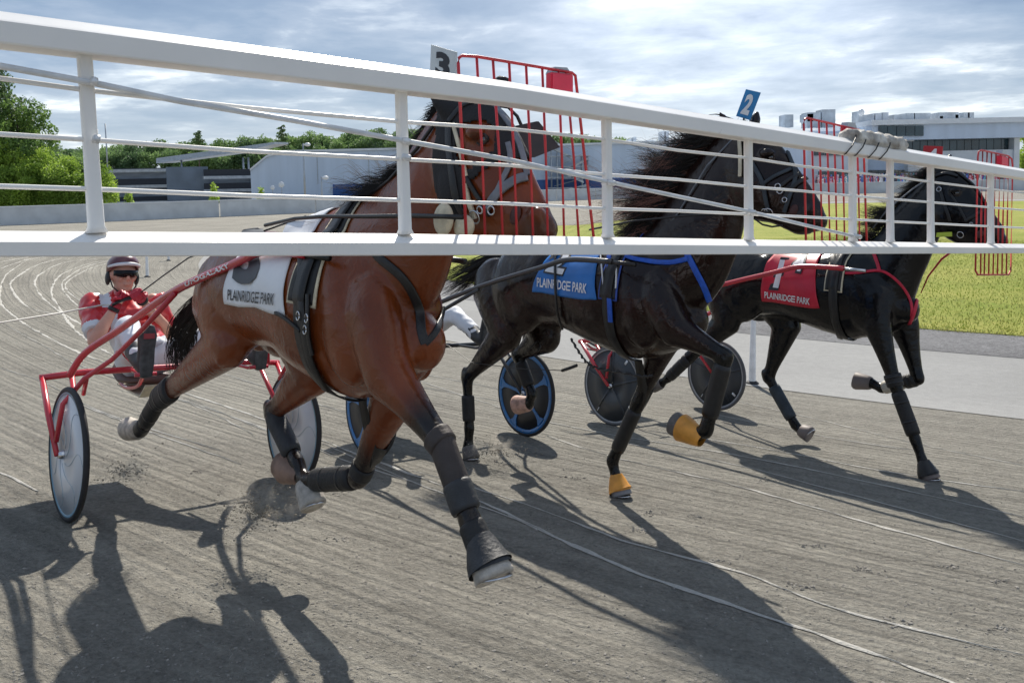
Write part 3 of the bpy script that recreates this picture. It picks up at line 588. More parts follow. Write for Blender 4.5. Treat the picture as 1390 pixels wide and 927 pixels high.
# weathered canvas wrapped and tied round the rail joint
bm = bmesh.new(); rings = []
for i in range(30):
    px = 1150+(1222-1150)*i/29; t, b = yin([(a[0], a[1]) for a in TOPR], px), yin(TB, px); c = G(px, t+1, .045)
    bulge = .036+.002*math.sin(i*1.3)+.008*noise.noise(Vector((i*.7, 3, 1)))-(.006 if i % 7 == 3 else 0)
    if i in (0, 29): bulge *= .75
    ring = []
    for k in range(20):
        a = 2*math.pi*k/20; rr_ = bulge*(1+.35*noise.noise(Vector((i*.5, math.cos(a)*2, math.sin(a)*2)))); ring.append(bm.verts.new(V(c+GN*math.cos(a)*rr_*1.25+np.array([0, 0, 1])*math.sin(a)*rr_*.95)))
    rings.append(ring)
for A, B in zip(rings, rings[1:]):
    for k in range(20): j = (k+1) % 20; bm.faces.new((A[k], A[j], B[j], B[k]))
bm.faces.new(rings[0]); bm.faces.new(rings[-1][::-1])
gpart('canvas_wrap', bm, mat('canvas', (.60, .58, .53), .9, 0, .45, 14, .6, 60, col2=(.26, .23, .20)), True, 'dirty canvas wrapped round the top rail joint')
for px in (1160, 1174, 1192, 1207):
    bm = bmesh.new(); t, b = yin([(a[0], a[1]) for a in TOPR], px), yin(TB, px); c0 = G(px, t-9, .045); pts = [G(px+3, t-8, .03), G(px+1, t+2, -.006), G(px-3, (t+b)/2, -.010), G(px-12, b, -.006), G(px-14, b+1, .03)]; tube(bm, pts, .0025, 6); gpart('tie_cord', bm, LEATHER, True)
# red nose screens
def screen(bars, topline, pad, lab, off, yb, stub=None):
    sc = empty('nose_screen', gate.matrix_world.copy()); sc.parent = gate; sc.matrix_parent_inverse = gate.matrix_world.inverted(); sc['label'] = lab
    def ty(x): return yin(topline, x)
    r = .0040
    bm = bmesh.new(); xs0, xs1 = bars[0], bars[-1]; pts = [(xs0[0], ty(xs0[0])+10), (xs0[0]+1, ty(xs0[0])+3), (xs0[0]+5, ty(xs0[0]+5))]+[(x, ty(x)) for x, _ in bars[1:-2]]+[(xs1[0]-6, ty(xs1[0]-6)), (xs1[0]-1, ty(xs1[0])+3), (xs1[0], ty(xs1[0])+12)]
    tube(bm, [G(x, y, off) for x, y in [(xs0[1], yb-6)]+pts+[(xs1[1], yb-6), (xs1[1]-3, yb), (xs0[1]+3, yb), (xs0[1], yb-6)]], r*1.15, 8); gpart('frame', bm, SCREEN_RED, True, par=sc)
    for x0, x1 in bars[1:-1]:
        bm = bmesh.new(); tube(bm, [G(x0, ty(x0), off), G(x0+(x1-x0)*.6, (ty(x0)+yb)/2, off+.01), G(x1, yb, off)], r, 6); gpart('bar', bm, SCREEN_RED, True, par=sc)
    if stub:
        bm = bmesh.new(); tube(bm, [G(x, y, off) for x, y in stub], r, 6); gpart('cross_bar', bm, SCREEN_RED, True, par=sc)
    (x0, x1, y0, y1) = pad
    bm = bmesh.new(); q = [G(x0, y0, off-.02), G(x1, y0+3, off-.02), G(x1, y1+3, off-.02), G(x0, y1, off-.02)]; prism(bm, q, (0, 0, 0), GN*.03); bmesh.ops.bevel(bm, geom=bm.edges, offset=.004, segments=2, affect='EDGES')
    gpart('pad', bm, mat('screen_pad', (.62, .03, .07), .4, 0, .1, 20), False, par=sc)
    bm = bmesh.new(); w = (x1-x0); q = [G(x0+w*.15, y0-7, off), G(x1-w*.3, y0-6, off), G(x1-w*.1, y0+3, off), G(x0, y0+2, off)]; prism(bm, q, (0, 0, 0), GN*.03); gpart('bracket', bm, METAL, False, par=sc)
screen([(622, 633), (647, 659), (669, 683), (691, 702), (714, 724), (736, 744), (758, 766), (768, 786), (782, 806)], [(622, 76), (640, 76), (700, 86), (782, 100)], (749, 779, 98, 124), 'largest red wire screen in front of the bay horse muzzle', .22, 330, [(752, 150), (780, 155), (793, 158)])
screen([(1091, 1094), (1101, 1106), (1111.5, 1116), (1122, 1126.6), (1132, 1136), (1142.5, 1146.6), (1153, 1158), (1163, 1167), (1172, 1176.5)], [(1091, 159), (1098, 161), (1172, 178)], (1149, 1166, 173, 186), 'middle red wire screen in front of the number 2 horse muzzle', .2, 333)
screen([(1327.4, 1324), (1334, 1331), (1340, 1336), (1346, 1342), (1352, 1348), (1358, 1354), (1364, 1360), (1369.5, 1366), (1374.5, 1372)], [(1327, 203), (1374, 213)], (1359.5, 1369, 211, 224), 'smallest red wire screen hanging at the right end by the rearmost horse', .2, 373)

# ================================================================ HORSES
class Horse: pass
def seg_pts(a, b, ts): a, b = np.array(a), np.array(b); return [a+(b-a)*t for t in ts]
def horse(k, S):
    h = Horse(); h.k = k; yo = S['yo']; x0 = S['x0']; zo = S.get('zo', 0)
    root = empty('horse', fmat(k)); tag(root, S['label'], 'horse', None); h.root = root
    def L(px, py, y): return Lp(k, px, py, y+yo)
    bm = bmesh.new()
    # trunk
    ST = [(0.02, .10, .14, 1.28), (.06, .17, .22, 1.26), (.16, .235, .29, 1.26), (.32, .275, .31, 1.265), (.50, .28, .30, 1.265), (.68, .262, .285, 1.25), (.86, .27, .30, 1.225), (1.04, .278, .325, 1.205), (1.20, .262, .35, 1.20), (1.36, .225, .35, 1.19), (1.50, .195, .29, 1.15), (1.60, .155, .21, 1.12), (1.655, .10, .12, 1.11)]
    h.top = lambda x: float(np.interp(x-x0, [s[0] for s in ST], [s[3]+s[2] for s in ST]))+zo
    h.mid = lambda x: float(np.interp(x-x0, [s[0] for s in ST], [s[3] for s in ST]))+zo
    cr = S.get('croup', 0); ST = [(a, b, c-(cr/2 if a < .75 else 0), d-(cr/2 if a < .75 else 0)) for a, b, c, d in ST]
    st = spline([(s[0]+x0, yo, s[3]+zo, s[1], s[2]) for s in ST], 40); loft(bm, [(q[:3], q[3], q[4]) for q in st], (0, 1, 0), 32, round_ends=True)
    for sgn in (-1, 1):
        ell(bm, (x0+.30, yo+sgn*.135, 1.20+zo-cr*.6), (.27, .145, .31-cr*.4)); ell(bm, (x0+.55, yo+sgn*.17, 1.33+zo-cr), (.14, .10, .15-cr/2)); ell(bm, (x0+.12, yo+sgn*.10, 1.13+zo), (.13, .11, .24))
        ell(bm, (x0+1.36, yo+sgn*.15, 1.20+zo), (.15, .085, .30), Matrix.Rotation(-.45, 3, 'Y')); ell(bm, (x0+1.50, yo+sgn*.08, 1.09+zo), (.10, .075, .15)); ell(bm, (x0+1.22, yo+sgn*.13, 1.07+zo), (.17, .10, .14))
    ell(bm, (x0+1.24, yo, 1.50+zo), (.24, .055, .085), Matrix.Rotation(-.1, 3, 'Y'))       # withers
    # neck and head from their upper and lower outlines
    def outline(pairs, ws, n, rnd=True, yy=0):
        q = []
        for (a, b, w) in zip([p[0] for p in pairs], [p[1] for p in pairs], ws):
            A, B = L(*a, yy), L(*b, yy); c = (A+B)/2; q.append((*c, w, np.linalg.norm(A-B)/2))
        q = spline(q, n); return q
    nq = outline(S['neck'], S['neckw'], 26); 
    cs = [L(*p[0], 0) for p in S['neck']]; ds = [L(*p[1], 0) for p in S['neck']]
    def loft2(q, up, lo, ws, n):
        # cross sections laid from lower outline to upper outline, so bends stay true
        U = spline(up, n); D_ = spline(lo, n); Wd = spline([(w,) for w in ws], n)[:, 0]; rings = []
        for u_, d_, w in zip(U, D_, Wd):
            c = (u_+d_)/2; r = (u_-d_)/2; ring = []
            for i in range(22):
                a = 2*math.pi*i/22; taper = 1-.22*max(0, math.sin(a)); ring.append(bm.verts.new(V(c+r*math.sin(a)+np.array([0, 1, 0])*math.cos(a)*w*taper)))
            rings.append(ring)
        for A, B in zip(rings, rings[1:]):
            for i in range(22): j = (i+1) % 22; bm.faces.new((A[i], A[j], B[j], B[i]))
        bm.faces.new(rings[0][::-1]); bm.faces.new(rings[-1])
    loft2(None, cs, ds, S['neckw'], 26)
    hu = [L(*p[0], 0) for p in S['head']]; hl = [L(*p[1], 0) for p in S['head']]
    loft2(None, hu, hl, S['headw'], 30)
    mz = (hu[-1]+hl[-1])/2; ell(bm, mz, (.055, .055, .055)); h.muzzle = mz; h.hu, h.hl = hu, hl
    for e, s in ((S['ears'][0], -1), (S['ears'][1], 1)):
        b_, t_ = L(*e[0], s*.055), L(*e[1], s*e[2]); ax = t_-b_
        loft(bm, [(b_-ax*.15, .03, .03), (b_, .032, .03), (b_+ax*.35, .036, .022), (b_+ax*.7, .026, .016), (b_+ax, .008, .008)], (.3, 1, 0), 12)
    for s in (-1, 1):                                               # brow, cheek and nostril swellings
        q = L(*S['eye'], s*.085); ell(bm, q+np.array([-.005, 0, .022]), (.045, .028, .026)); q2 = L(*S['cheek'], s*.06); ell(bm, q2, (.085, .045, .10)); q3 = L(*S['nostril'], s*.04); ell(bm, q3, (.035, .028, .03))
    h.legs = {}
    for nm, lg in S['legs'].items():
        J = [L(*p) for p in lg['j']]
        if lg.get('flat'): J[4][2] = .085; J[5] = np.array([J[4][0]+.012, J[4][1], .004])
        h.legs[nm] = J; fore = nm[1] == 'F'; sc_ = lg.get('s', 1)
        if fore: A, B, C_, D_, E_, H_ = J[0], J[1], J[2], J[3], J[4], J[5]; R = [(.085, .14), (.078, .115), (.060, .076), (.043, .052), (.046, .054)]
        else: A, B, C_, D_, E_, H_ = J[0], J[1], J[2], J[3], J[4], J[5]; R = [(.13, .22), (.095, .135), (.066, .098), (.037, .062), (.043, .064)]
        sd_ = (0, 1, 0)
        loft(bm, [(A, *R[0]), (A+(B-A)*.5, (R[0][0]+R[1][0])/2*1.03, (R[0][1]+R[1][1])/2*1.03), (B, *R[1])], sd_, 20, round_ends=True)
        q = spline([(*B, R[1][0]*sc_, R[1][1]*sc_), (*(B+(C_-B)*.4), R[2][0]*sc_, R[2][1]*sc_), (*(B+(C_-B)*.82), R[3][0]*sc_, R[3][1]*sc_), (*C_, R[4][0]*sc_, R[4][1]*sc_)], 14); loft(bm, [(p[:3], p[3], p[4]) for p in q], sd_, 18, round_ends=True)
        q = spline([(*C_, .044, .052), (*(C_+(D_-C_)*.22), .036, .043), (*(C_+(D_-C_)*.6), .031, .038), (*(C_+(D_-C_)*.9), .035, .044), (*D_, .040, .047)], 14); loft(bm, [(p[:3], p[3]*sc_, p[4]*sc_) for p in q], sd_, 16, round_ends=True)
        q = [(D_, .038, .043), (D_+(E_-D_)*.5, .032, .036), (E_, .042, .046)]; loft(bm, q, sd_, 16, round_ends=True)
        ax = (H_-E_); loft(bm, [(E_, .042, .046), (E_+ax*.3, .046, .05)], sd_, 16)
        if not fore:
            dirc = (C_-B)/np.linalg.norm(C_-B); cd_ = (C_-D_)/np.linalg.norm(C_-D_); ell(bm, C_+cd_*.035-np.array([.022, 0, 0]), (.032, .028, .045))
    body = remesh(bm, S.get('voxel', .0125), 9); h.me = body
    co = np.array([v.co[:] for v in body.vertices]); pts = np.zeros(len(co))
    def dseg(P, a, b): ab = b-a; t = np.clip(((P-a)@ab)/(ab@ab), 0, 1); return np.linalg.norm(P-(a+t[:, None]*ab), axis=1), t
    def ss(x, a, b): t = np.clip((x-a)/(b-a), 0, 1); return t*t*(3-2*t)
    near = np.full(len(co), 9.); val = np.zeros(len(co))
    for nm, J in h.legs.items():
        for i in range(5):
            d, t = dseg(co, J[i], J[i+1])
            v = {0: 0*t, 1: ss(t, S['dk'][0], S['dk'][1]) if nm[1] == 'F' else ss(t, S['dk'][2], S['dk'][3]), 2: 1+0*t, 3: 1+0*t, 4: 1+0*t}[i]
            m_ = (d < near) & (d < .2); near[m_] = d[m_]; val[m_] = v[m_]
    dm = np.linalg.norm(co-h.muzzle, axis=1); val = np.maximum(val, .75*(1-ss(dm, .03, .13)))
    for s in (-1, 1): de = np.linalg.norm(co-L(*S['eye'], s*.095), axis=1); val = np.maximum(val, .6*(1-ss(de, .018, .034)))
    a = body.attributes.new('points', 'FLOAT', 'POINT'); a.data.foreach_set('value', val.astype(np.float32))
    bo = link('body', body, S['coat'], root); h.body = bo
    h.bvh = BVHTree.FromPolygons([v.co[:] for v in body.vertices], [p.vertices[:] for p in body.polygons])
    O, u_, v_, n_ = FR[k]; Rm = np.array([u_, v_, n_]); eye_l = toL(k, EYE)
    def hit(px, py, off=0.006):
        d = Rm@ray(px, py); d = d/np.linalg.norm(d); q = h.bvh.ray_cast(V(eye_l), V(d))
        if q[0] is None: return None
        nn = q[1] if q[1].dot(V(d)) < 0 else -q[1]
        return np.array(q[0]+nn*off), np.array(nn)
    h.hit = hit
    def near_hit(px, py, off=0.0):
        for rad in range(0, 60, 3):
            for a in np.linspace(0, 6.28, 9):
                r_ = hit(px+rad*math.cos(a), py+rad*math.sin(a), off)
                if r_ is not None: return r_
    h.near = near_hit
    def around(x, th, off=.01):
        dv = np.array([0, -math.cos(th), math.sin(th)]); c = np.array([x, yo, h.mid(x)]); q = h.bvh.ray_cast(V(c+dv*1.2), V(-dv), 1.2)
        p = np.array(q[0]) if q[0] is not None else c+dv*.25
        return p+dv*off
    h.around = around
    def pr(nm, bm_, m, smooth=True, lab=None, par=None):
        me = tomesh(recalc(bm_)); o = link(nm, me, m, par or root, smooth)
        if lab: o['label'] = lab
        return o
    h.part = pr; h.L = L
    def strap(nm, pxs, w, m, off=.004, th=.004, n=26, lab=None, par=None, flat=None):
        q = []; last = None
        for px, py in spline(pxs, n):
            r_ = hit(px, py, off)
            if r_ is not None and (last is None or np.linalg.norm(r_[0]-last) < .22): q.append(r_); last = r_[0]
        if len(q) < 3: return None
        P = np.array([a[0] for a in q]); Nn = np.array([a[1] for a in q])
        for _ in range(2): P[1:-1] = (P[:-2]+2*P[1:-1]+P[2:])/4; Nn[1:-1] = (Nn[:-2]+2*Nn[1:-1]+Nn[2:])/4
        T = np.gradient(P, axis=0); b_ = bmesh.new(); prev = None
        for p, n2, t in zip(P, Nn, T):
            s = np.cross(t, n2); s /= np.linalg.norm(s)+1e-9; n2 = n2/np.linalg.norm(n2); v = [b_.verts.new(V(p+s*w/2*i+n2*j)) for i, j in ((-1, -.004), (1, -.004), (1, th), (.8, th+.0015), (-.8, th+.0015), (-1, th))]
            if prev:
                for i in range(6): b_.faces.new((prev[i], prev[(i+1) % 6], v[(i+1) % 6], v[i]))
            prev = v
        return pr(nm, b_, m, True, lab, par)
    h.strap = strap
    def panel(nm, fn, nu, nv, m, th=.004, lab=None, par=None):
        """two sided sheet on grid fn(u, v) -> (point, normal)"""
        b_ = bmesh.new(); A = []; Bk = []
        for j in range(nv+1):
            ra, rb = [], []
            for i in range(nu+1):
                p, n2 = fn(i/nu, j/nv); ra.append(b_.verts.new(V(p+n2*th))); rb.append(b_.verts.new(V(p)))
            A.append(ra); Bk.append(rb)
        for j in range(nv):
            for i in range(nu): b_.faces.new((A[j][i], A[j][i+1], A[j+1][i+1], A[j+1][i])); b_.faces.new((Bk[j][i], Bk[j+1][i], Bk[j+1][i+1], Bk[j][i+1]))
        for j in range(nv):
            for i in (0, nu): b_.faces.new((A[j][i], A[j+1][i], Bk[j+1][i], Bk[j][i]))
        for i in range(nu):
            for j in (0, nv): b_.faces.new((A[j][i], Bk[j][i], Bk[j][i+1], A[j][i+1]))
        return pr(nm, b_, m, True, lab, par)
    h.panel = panel
    # eyes, nostrils, mouth
    for s in (-1, 1):
        q = L(*S['eye'], s*.104); r_ = h.bvh.ray_cast(V(q+np.array([0, s*.3, 0])), V((0, -s, 0)))
        c = np.array(r_[0]) if r_[0] is not None else q
        b_ = bmesh.new(); ell(b_, c-np.array([0, s*.010, 0]), (.021, .017, .018), None, 16); pr('eye', b_, mat('horse_eye', (.012, .008, .006), .05, spec=1, coat=1))
        b_ = bmesh.new(); tube(b_, [c+np.array([.026*math.cos(a_), s*.003, .018*math.sin(a_)]) for a_ in np.linspace(0, 6.28, 15)], .0045, 6); pr('eyelid', b_, mat('eyelid_skin', (.03, .018, .014), .6))
        q = L(*S['nostril'], s*.07); r_ = h.bvh.ray_cast(V(q+np.array([0, s*.3, 0])), V((-.35, -s, 0)).normalized()); c = np.array(r_[0]) if r_[0] is not None else q
        b_ = bmesh.new(); ell(b_, c, (.024, .007, .032), Matrix.Rotation(.5, 3, 'Y')); pr('nostril', b_, mat('nostril_shade', (.05, .012, .01), .5))  # dark ellipsoid paints the shaded inside of the nostril
    # hooves
    for nm, J in h.legs.items():
        lg = S['legs'][nm]; E_, H_ = J[4], J[5]; d = (H_-E_)/np.linalg.norm(H_-E_); toe = np.array([-d[2], 0, d[0]])*lg.get('toe', 1); toe /= np.linalg.norm(toe)+1e-9; L_ = max(.075, np.linalg.norm(H_-E_))
        b_ = bmesh.new(); loft(b_, [(E_-d*.004, .045, .048), (E_+d*L_*.12+toe*.004, .051, .056), (E_+d*L_*.92+toe*.034, .062, .070), (E_+d*L_+toe*.036, .060, .068)], (0, 1, 0), 24); ho = pr('hoof', b_, mat(*lg.get('hoofmat', ('hoof_horn', (.3, .27, .24)))))
        b_ = bmesh.new(); sc2 = E_+d*(L_-.001)+toe*.036; pr('shoe', (tube(b_, [sc2+toe*.058*math.cos(a_)+np.array([0, 1, 0])*.050*math.sin(a_) for a_ in np.linspace(-2.4, 2.4, 16)], .005, 6), b_)[1], STEEL, par=ho)
        if 'bell' in lg:
            b_ = bmesh.new(); loft(b_, [(E_-d*.05, .036, .040), (E_-d*.03, .046, .050), (E_+d*L_*.35+toe*.014, .066, .072), (E_+d*L_*.62+toe*.024, .072, .080)], (0, 1, 0), 24, cap=False); loft(b_, [(E_-d*.05, .033, .037), (E_+d*L_*.62+toe*.024, .068, .076)], (0, 1, 0), 24, cap=False); pr('bell_boot', b_, lg['bell'])
        for bt in lg.get('boots', []):
            i, t0, t1, ex, m = bt; a_, b2 = J[i], J[i+1]; rad = {1: ((.062, .075), (.044, .052)), 2: ((.038, .046), (.036, .045)), 3: ((.038, .043), (.042, .046))}[i] if nm[1] == 'F' else {1: ((.062, .09), (.042, .062)), 2: ((.038, .048), (.036, .045)), 3: ((.038, .043), (.042, .046))}[i]
            b_ = bmesh.new(); n = 12; stt = []
            for q in range(n):
                t = t0+(t1-t0)*q/(n-1); w = ex*.7-(.004 if q in (0, n-1) else 0); stt.append((a_+(b2-a_)*t, rad[0][0]+(rad[1][0]-rad[0][0])*t+w, rad[0][1]+(rad[1][1]-rad[0][1])*t+w))
            loft(b_, stt, (0, 1, 0), 20, round_ends=False); bo_ = pr('leg_boot', b_, m)
            for tt in ((.25, .7) if m in (NEOPRENE,) and ex > .0115 and ex < .02 else ()):
                t = t0+(t1-t0)*tt; b_ = bmesh.new(); c = a_+(b2-a_)*t; w = ex*.7+.0012; dd = (b2-a_)/np.linalg.norm(b2-a_); r_ = (rad[0][0]+(rad[1][0]-rad[0][0])*t+w, rad[0][1]+(rad[1][1]-rad[0][1])*t+w); loft(b_, [(c-dd*.009, *r_), (c+dd*.009, *r_)], (0, 1, 0), 20); pr('boot_strap', b_, LEATHER, par=bo_)
    return h
def strands(roots, n, length, flow, jitter, r, seedv, curl=.03):
    """hair: tapered three sided strands from points along a crest line"""
    g_ = np.random.default_rng(seedv); vs = []; fs = []; R_ = spline(roots, 60); SEG = 9
    NCL = max(12, n//22); ct = g_.random(NCL); cj = g_.normal(0, jitter, (NCL, 3)); cs_ = g_.normal(0, 1, (NCL, 3)); cph = g_.uniform(0, 6.28, NCL); cl_ = g_.uniform(.5, 1.2, NCL)
    for i in range(n):
        ci = int(g_.integers(0, NCL)); t = float(np.clip(ct[ci]+g_.normal(0, .012), 0, 1)); p = R_[int(t*59)]+g_.normal(0, .012, 3)*np.array([1, .7, 1]); f = flow(t)+cj[ci]+g_.normal(0, jitter*.28, 3); f /= np.linalg.norm(f); ln = length(t)*cl_[ci]*g_.uniform(.7, 1.1); sd_ = cs_[ci]+g_.normal(0, .35, 3); droop = g_.uniform(-.2, .9); base = len(vs)
        ph = cph[ci]+g_.normal(0, .25)
        for s in range(SEG):
            q = s/(SEG-1); c = p+f*ln*q+np.array([0, 0, -.22*droop*ln*q*q])+sd_*curl*ln*math.sin(q*5+ph)*q+np.array([0, 0, 1])*.10*ln*math.sin(q*3.5+t*9)*q; rr_ = r*(1-q*.85)
            for a in (0, 2.09, 4.19): vs.append(c+np.array([math.sin(a)*.3, math.cos(a), math.sin(a)])*rr_)
            if s:
                b = base+3*(s-1)
                for a in range(3): fs.append((b+a, b+(a+1) % 3, b+3+(a+1) % 3, b+3+a))
    me = bpy.data.meshes.new('hair'); me.from_pydata([tuple(v) for v in vs], [], fs); return me
BAY = coat_mat('bay_coat', (.165, .037, .0085), (.012, .008, .007), .27, .34, .12)
DARKBAY = coat_mat('dark_bay_coat', (.014, .0065, .005), (.004, .004, .004), .19, .34, .0)
BLACKC = coat_mat('black_coat', (.0045, .0045, .0055), (.003, .003, .0035), .19, .32, .0)
ORANGE = mat('orange_rubber', (.72, .32, .05), .45, 0, .2, 14, .1); GREYBOOT = mat('grey_boot', (.032, .034, .038), .6, 0, .25, 14, .4, 60); BROWNBOOT = mat('brown_boot', (.24, .15, .11), .55, 0, .3, 14, .3); BLUEBOOT = mat('slate_boot', (.028, .04, .052), .6, 0, .3, 14, .3)
SLEEVE = mat('brown_sleeve', (.040, .030, .027), .6, 0, .3, 10, .3, 60)
PALEHOOF = ('pale_hoof', (.46, .42, .37), .6, 0, .3, 30, .3, 70); PINKHOOF = ('pinkish_hoof', (.48, .30, .24), .6, 0, .35, 30, .3, 70); DARKHOOF = ('dark_hoof', (.13, .12, .115), .6, 0, .3, 30, .3, 70)
H3 = horse(3, dict(yo=-.10, x0=.74, zo=.08, croup=.06, label='bay brown horse nearest the camera wearing the white number 3 cloth and black hood', coat=BAY, dk=(.30, .80, .55, 1.0), voxel=.011,
    neck=[((400, 300), (470, 470)), ((497, 270), (566, 430)), ((545, 228), (606, 350)), ((578, 175), (618, 290)), ((606, 138), (628, 240))], neckw=[.17, .15, .11, .085, .075],
    head=[((604, 140), (596, 235)), ((640, 128), (604, 285)), ((678, 150), (636, 318)), ((703, 190), (668, 328)), ((722, 235), (690, 332)), ((738, 270), (708, 330)), ((748, 296), (722, 326))], headw=[.06, .092, .098, .082, .062, .060, .045],
    ears=(((612, 152), (583, 112), .09), ((668, 138), (689, 101), .10)), eye=(645, 188), cheek=(622, 250), nostril=(728, 292),
    legs=dict(
        RF=dict(j=[(503, 420, -.13), (526, 505, -.13), (600, 602, -.12), (640, 712, -.12), (655, 748, -.12), (662, 786, -.12)], hoofmat=PALEHOOF, bell=GREYBOOT, boots=[(1, .90, 1.04, .006, SLEEVE), (2, -.06, .62, .007, SLEEVE), (2, .50, .84, .014, GREYBOOT), (3, -.05, .8, .005, NEOPRENE)]),
        LF=dict(j=[(524, 430, .11), (532, 540, .12), (487, 648, .12), (418, 652, .12), (402, 640, .12), (384, 622, .12)], hoofmat=('brown_hoof', (.22, .14, .10)), bell=BROWNBOOT, boots=[(2, .08, .85, .014, NEOPRENE), (1, .84, .98, .004, NEOPRENE)]),
        RH=dict(j=[(300, 400, -.13), (312, 462, -.17), (217, 540, -.15), (196, 576, -.15), (190, 584, -.15), (174, 590, -.15)], hoofmat=PALEHOOF, toe=-1, boots=[(1, .80, 1.04, .012, NEOPRENE), (2, -.1, .9, .012, NEOPRENE), (3, 0, .9, .006, LEATHER)]),
        LH=dict(j=[(400, 420, .12), (425, 500, .12), (370, 560, .12), (404, 630, .12), (414, 655, .12), (421, 690, .12)], hoofmat=PALEHOOF, boots=[(2, .05, .8, .014, GREYBOOT)]))))
H2 = horse(2, dict(yo=0, x0=.60, zo=.07, label='dark bay horse in the middle wearing the blue number 2 cloth and orange bell boots', coat=DARKBAY, dk=(.5, .95, .6, 1.0), voxel=.0125,
    neck=[((790, 335), (860, 440)), ((868, 322), (935, 430)), ((902, 280), (978, 392)), ((935, 230), (1005, 325)), ((978, 178), (1012, 270))], neckw=[.17, .15, .115, .09, .075],
    head=[((985, 178), (985, 245)), ((1014, 166), (1004, 290)), ((1046, 182), (1026, 300)), ((1072, 212), (1048, 304)), ((1092, 240), (1066, 312)), ((1108, 264), (1084, 320)), ((1118, 282), (1100, 318))], headw=[.06, .092, .098, .082, .062, .060, .045],
    ears=(((992, 176), (976, 151), .08), ((1024, 168), (1029, 150), .09)), eye=(1042, 213), cheek=(1022, 250), nostril=(1102, 285),
    legs=dict(
        RF=dict(j=[(890, 400, -.13), (915, 445, -.14), (984, 484, -.13), (958, 585, -.13), (944, 590, -.13), (918, 567, -.13)], hoofmat=DARKHOOF, bell=ORANGE, boots=[(2, .1, .8, .008, LEATHER)]),
        LF=dict(j=[(900, 400, .12), (905, 455, .12), (866, 548, .12), (831, 626, .12), (838, 646, .12), (846, 668, .12)], flat=1, hoofmat=('grey_hoof', (.25, .25, .26)), bell=ORANGE, boots=[(2, .1, .8, .006, LEATHER)]),
        RH=dict(j=[(672, 390, -.13), (688, 452, -.16), (634, 512, -.14), (637, 582, -.13), (636, 596, -.13), (637, 616, -.13)], flat=1, hoofmat=DARKHOOF, boots=[(2, .35, .85, .010, NEOPRENE)]),
        LH=dict(j=[(720, 400, .12), (740, 455, .12), (703, 482, .14), (722, 535, .14), (718, 548, .14), (703, 556, .14)], hoofmat=PINKHOOF, toe=-1, boots=[(2, .2, .8, .008, NEOPRENE)]))))
H1 = horse(1, dict(yo=0, x0=.60, zo=.10, label='black horse farthest right wearing the red cloth and red breast strap', coat=BLACKC, dk=(.5, .95, .6, 1.0), voxel=.0125,
    neck=[((1100, 345), (1165, 430)), ((1182, 325), (1228, 420)), ((1212, 285), (1252, 375)), ((1238, 258), (1274, 325)), ((1262, 232), (1286, 300))], neckw=[.17, .15, .115, .09, .075],
    head=[((1258, 232), (1256, 285)), ((1278, 222), (1270, 312)), ((1304, 232), (1288, 326)), ((1324, 254), (1306, 334)), ((1342, 278), (1322, 340)), ((1356, 298), (1338, 344)), ((1365, 312), (1350, 344))], headw=[.06, .092, .098, .082, .062, .060, .045],
    ears=(((1266, 232), (1262, 212), .08), ((1286, 224), (1291, 208), .09)), eye=(1298, 262), cheek=(1283, 290), nostril=(1352, 318),
    legs=dict(
        RF=dict(j=[(1185, 400, -.13), (1190, 440, -.14), (1216, 525, -.13), (1243, 598, -.12), (1256, 610, -.12), (1264, 628, -.12)], flat=1, hoofmat=('dusty_hoof', (.18, .15, .14)), bell=LEATHER, boots=[(2, .1, .9, .012, NEOPRENE), (1, .8, 1.0, .012, NEOPRENE)]),
        LF=dict(j=[(1215, 400, .12), (1228, 445, .12), (1246, 514, .13), (1197, 527, .13), (1182, 520, .13), (1163, 511, .13)], hoofmat=('dusty_hoof', (.18, .15, .14)), boots=[(2, .05, .35, .012, NEOPRENE), (2, .4, .95, .008, mat('tan_cuff', (.45, .42, .36), .6))]),
        RH=dict(j=[(985, 392, -.13), (988, 435, -.16), (935, 486, -.15), (906, 514, -.15), (898, 520, -.15), (888, 528, -.15)], hoofmat=DARKHOOF, toe=-1, boots=[(2, .0, .9, .012, NEOPRENE)]),
        LH=dict(j=[(1045, 395, .12), (1068, 440, .12), (1043, 512, .12), (1080, 578, .12), (1087, 584, .12), (1096, 594, .12)], hoofmat=('dusty_hoof', (.18, .15, .14)), boots=[(2, .2, .85, .012, BLUEBOOT)]))))
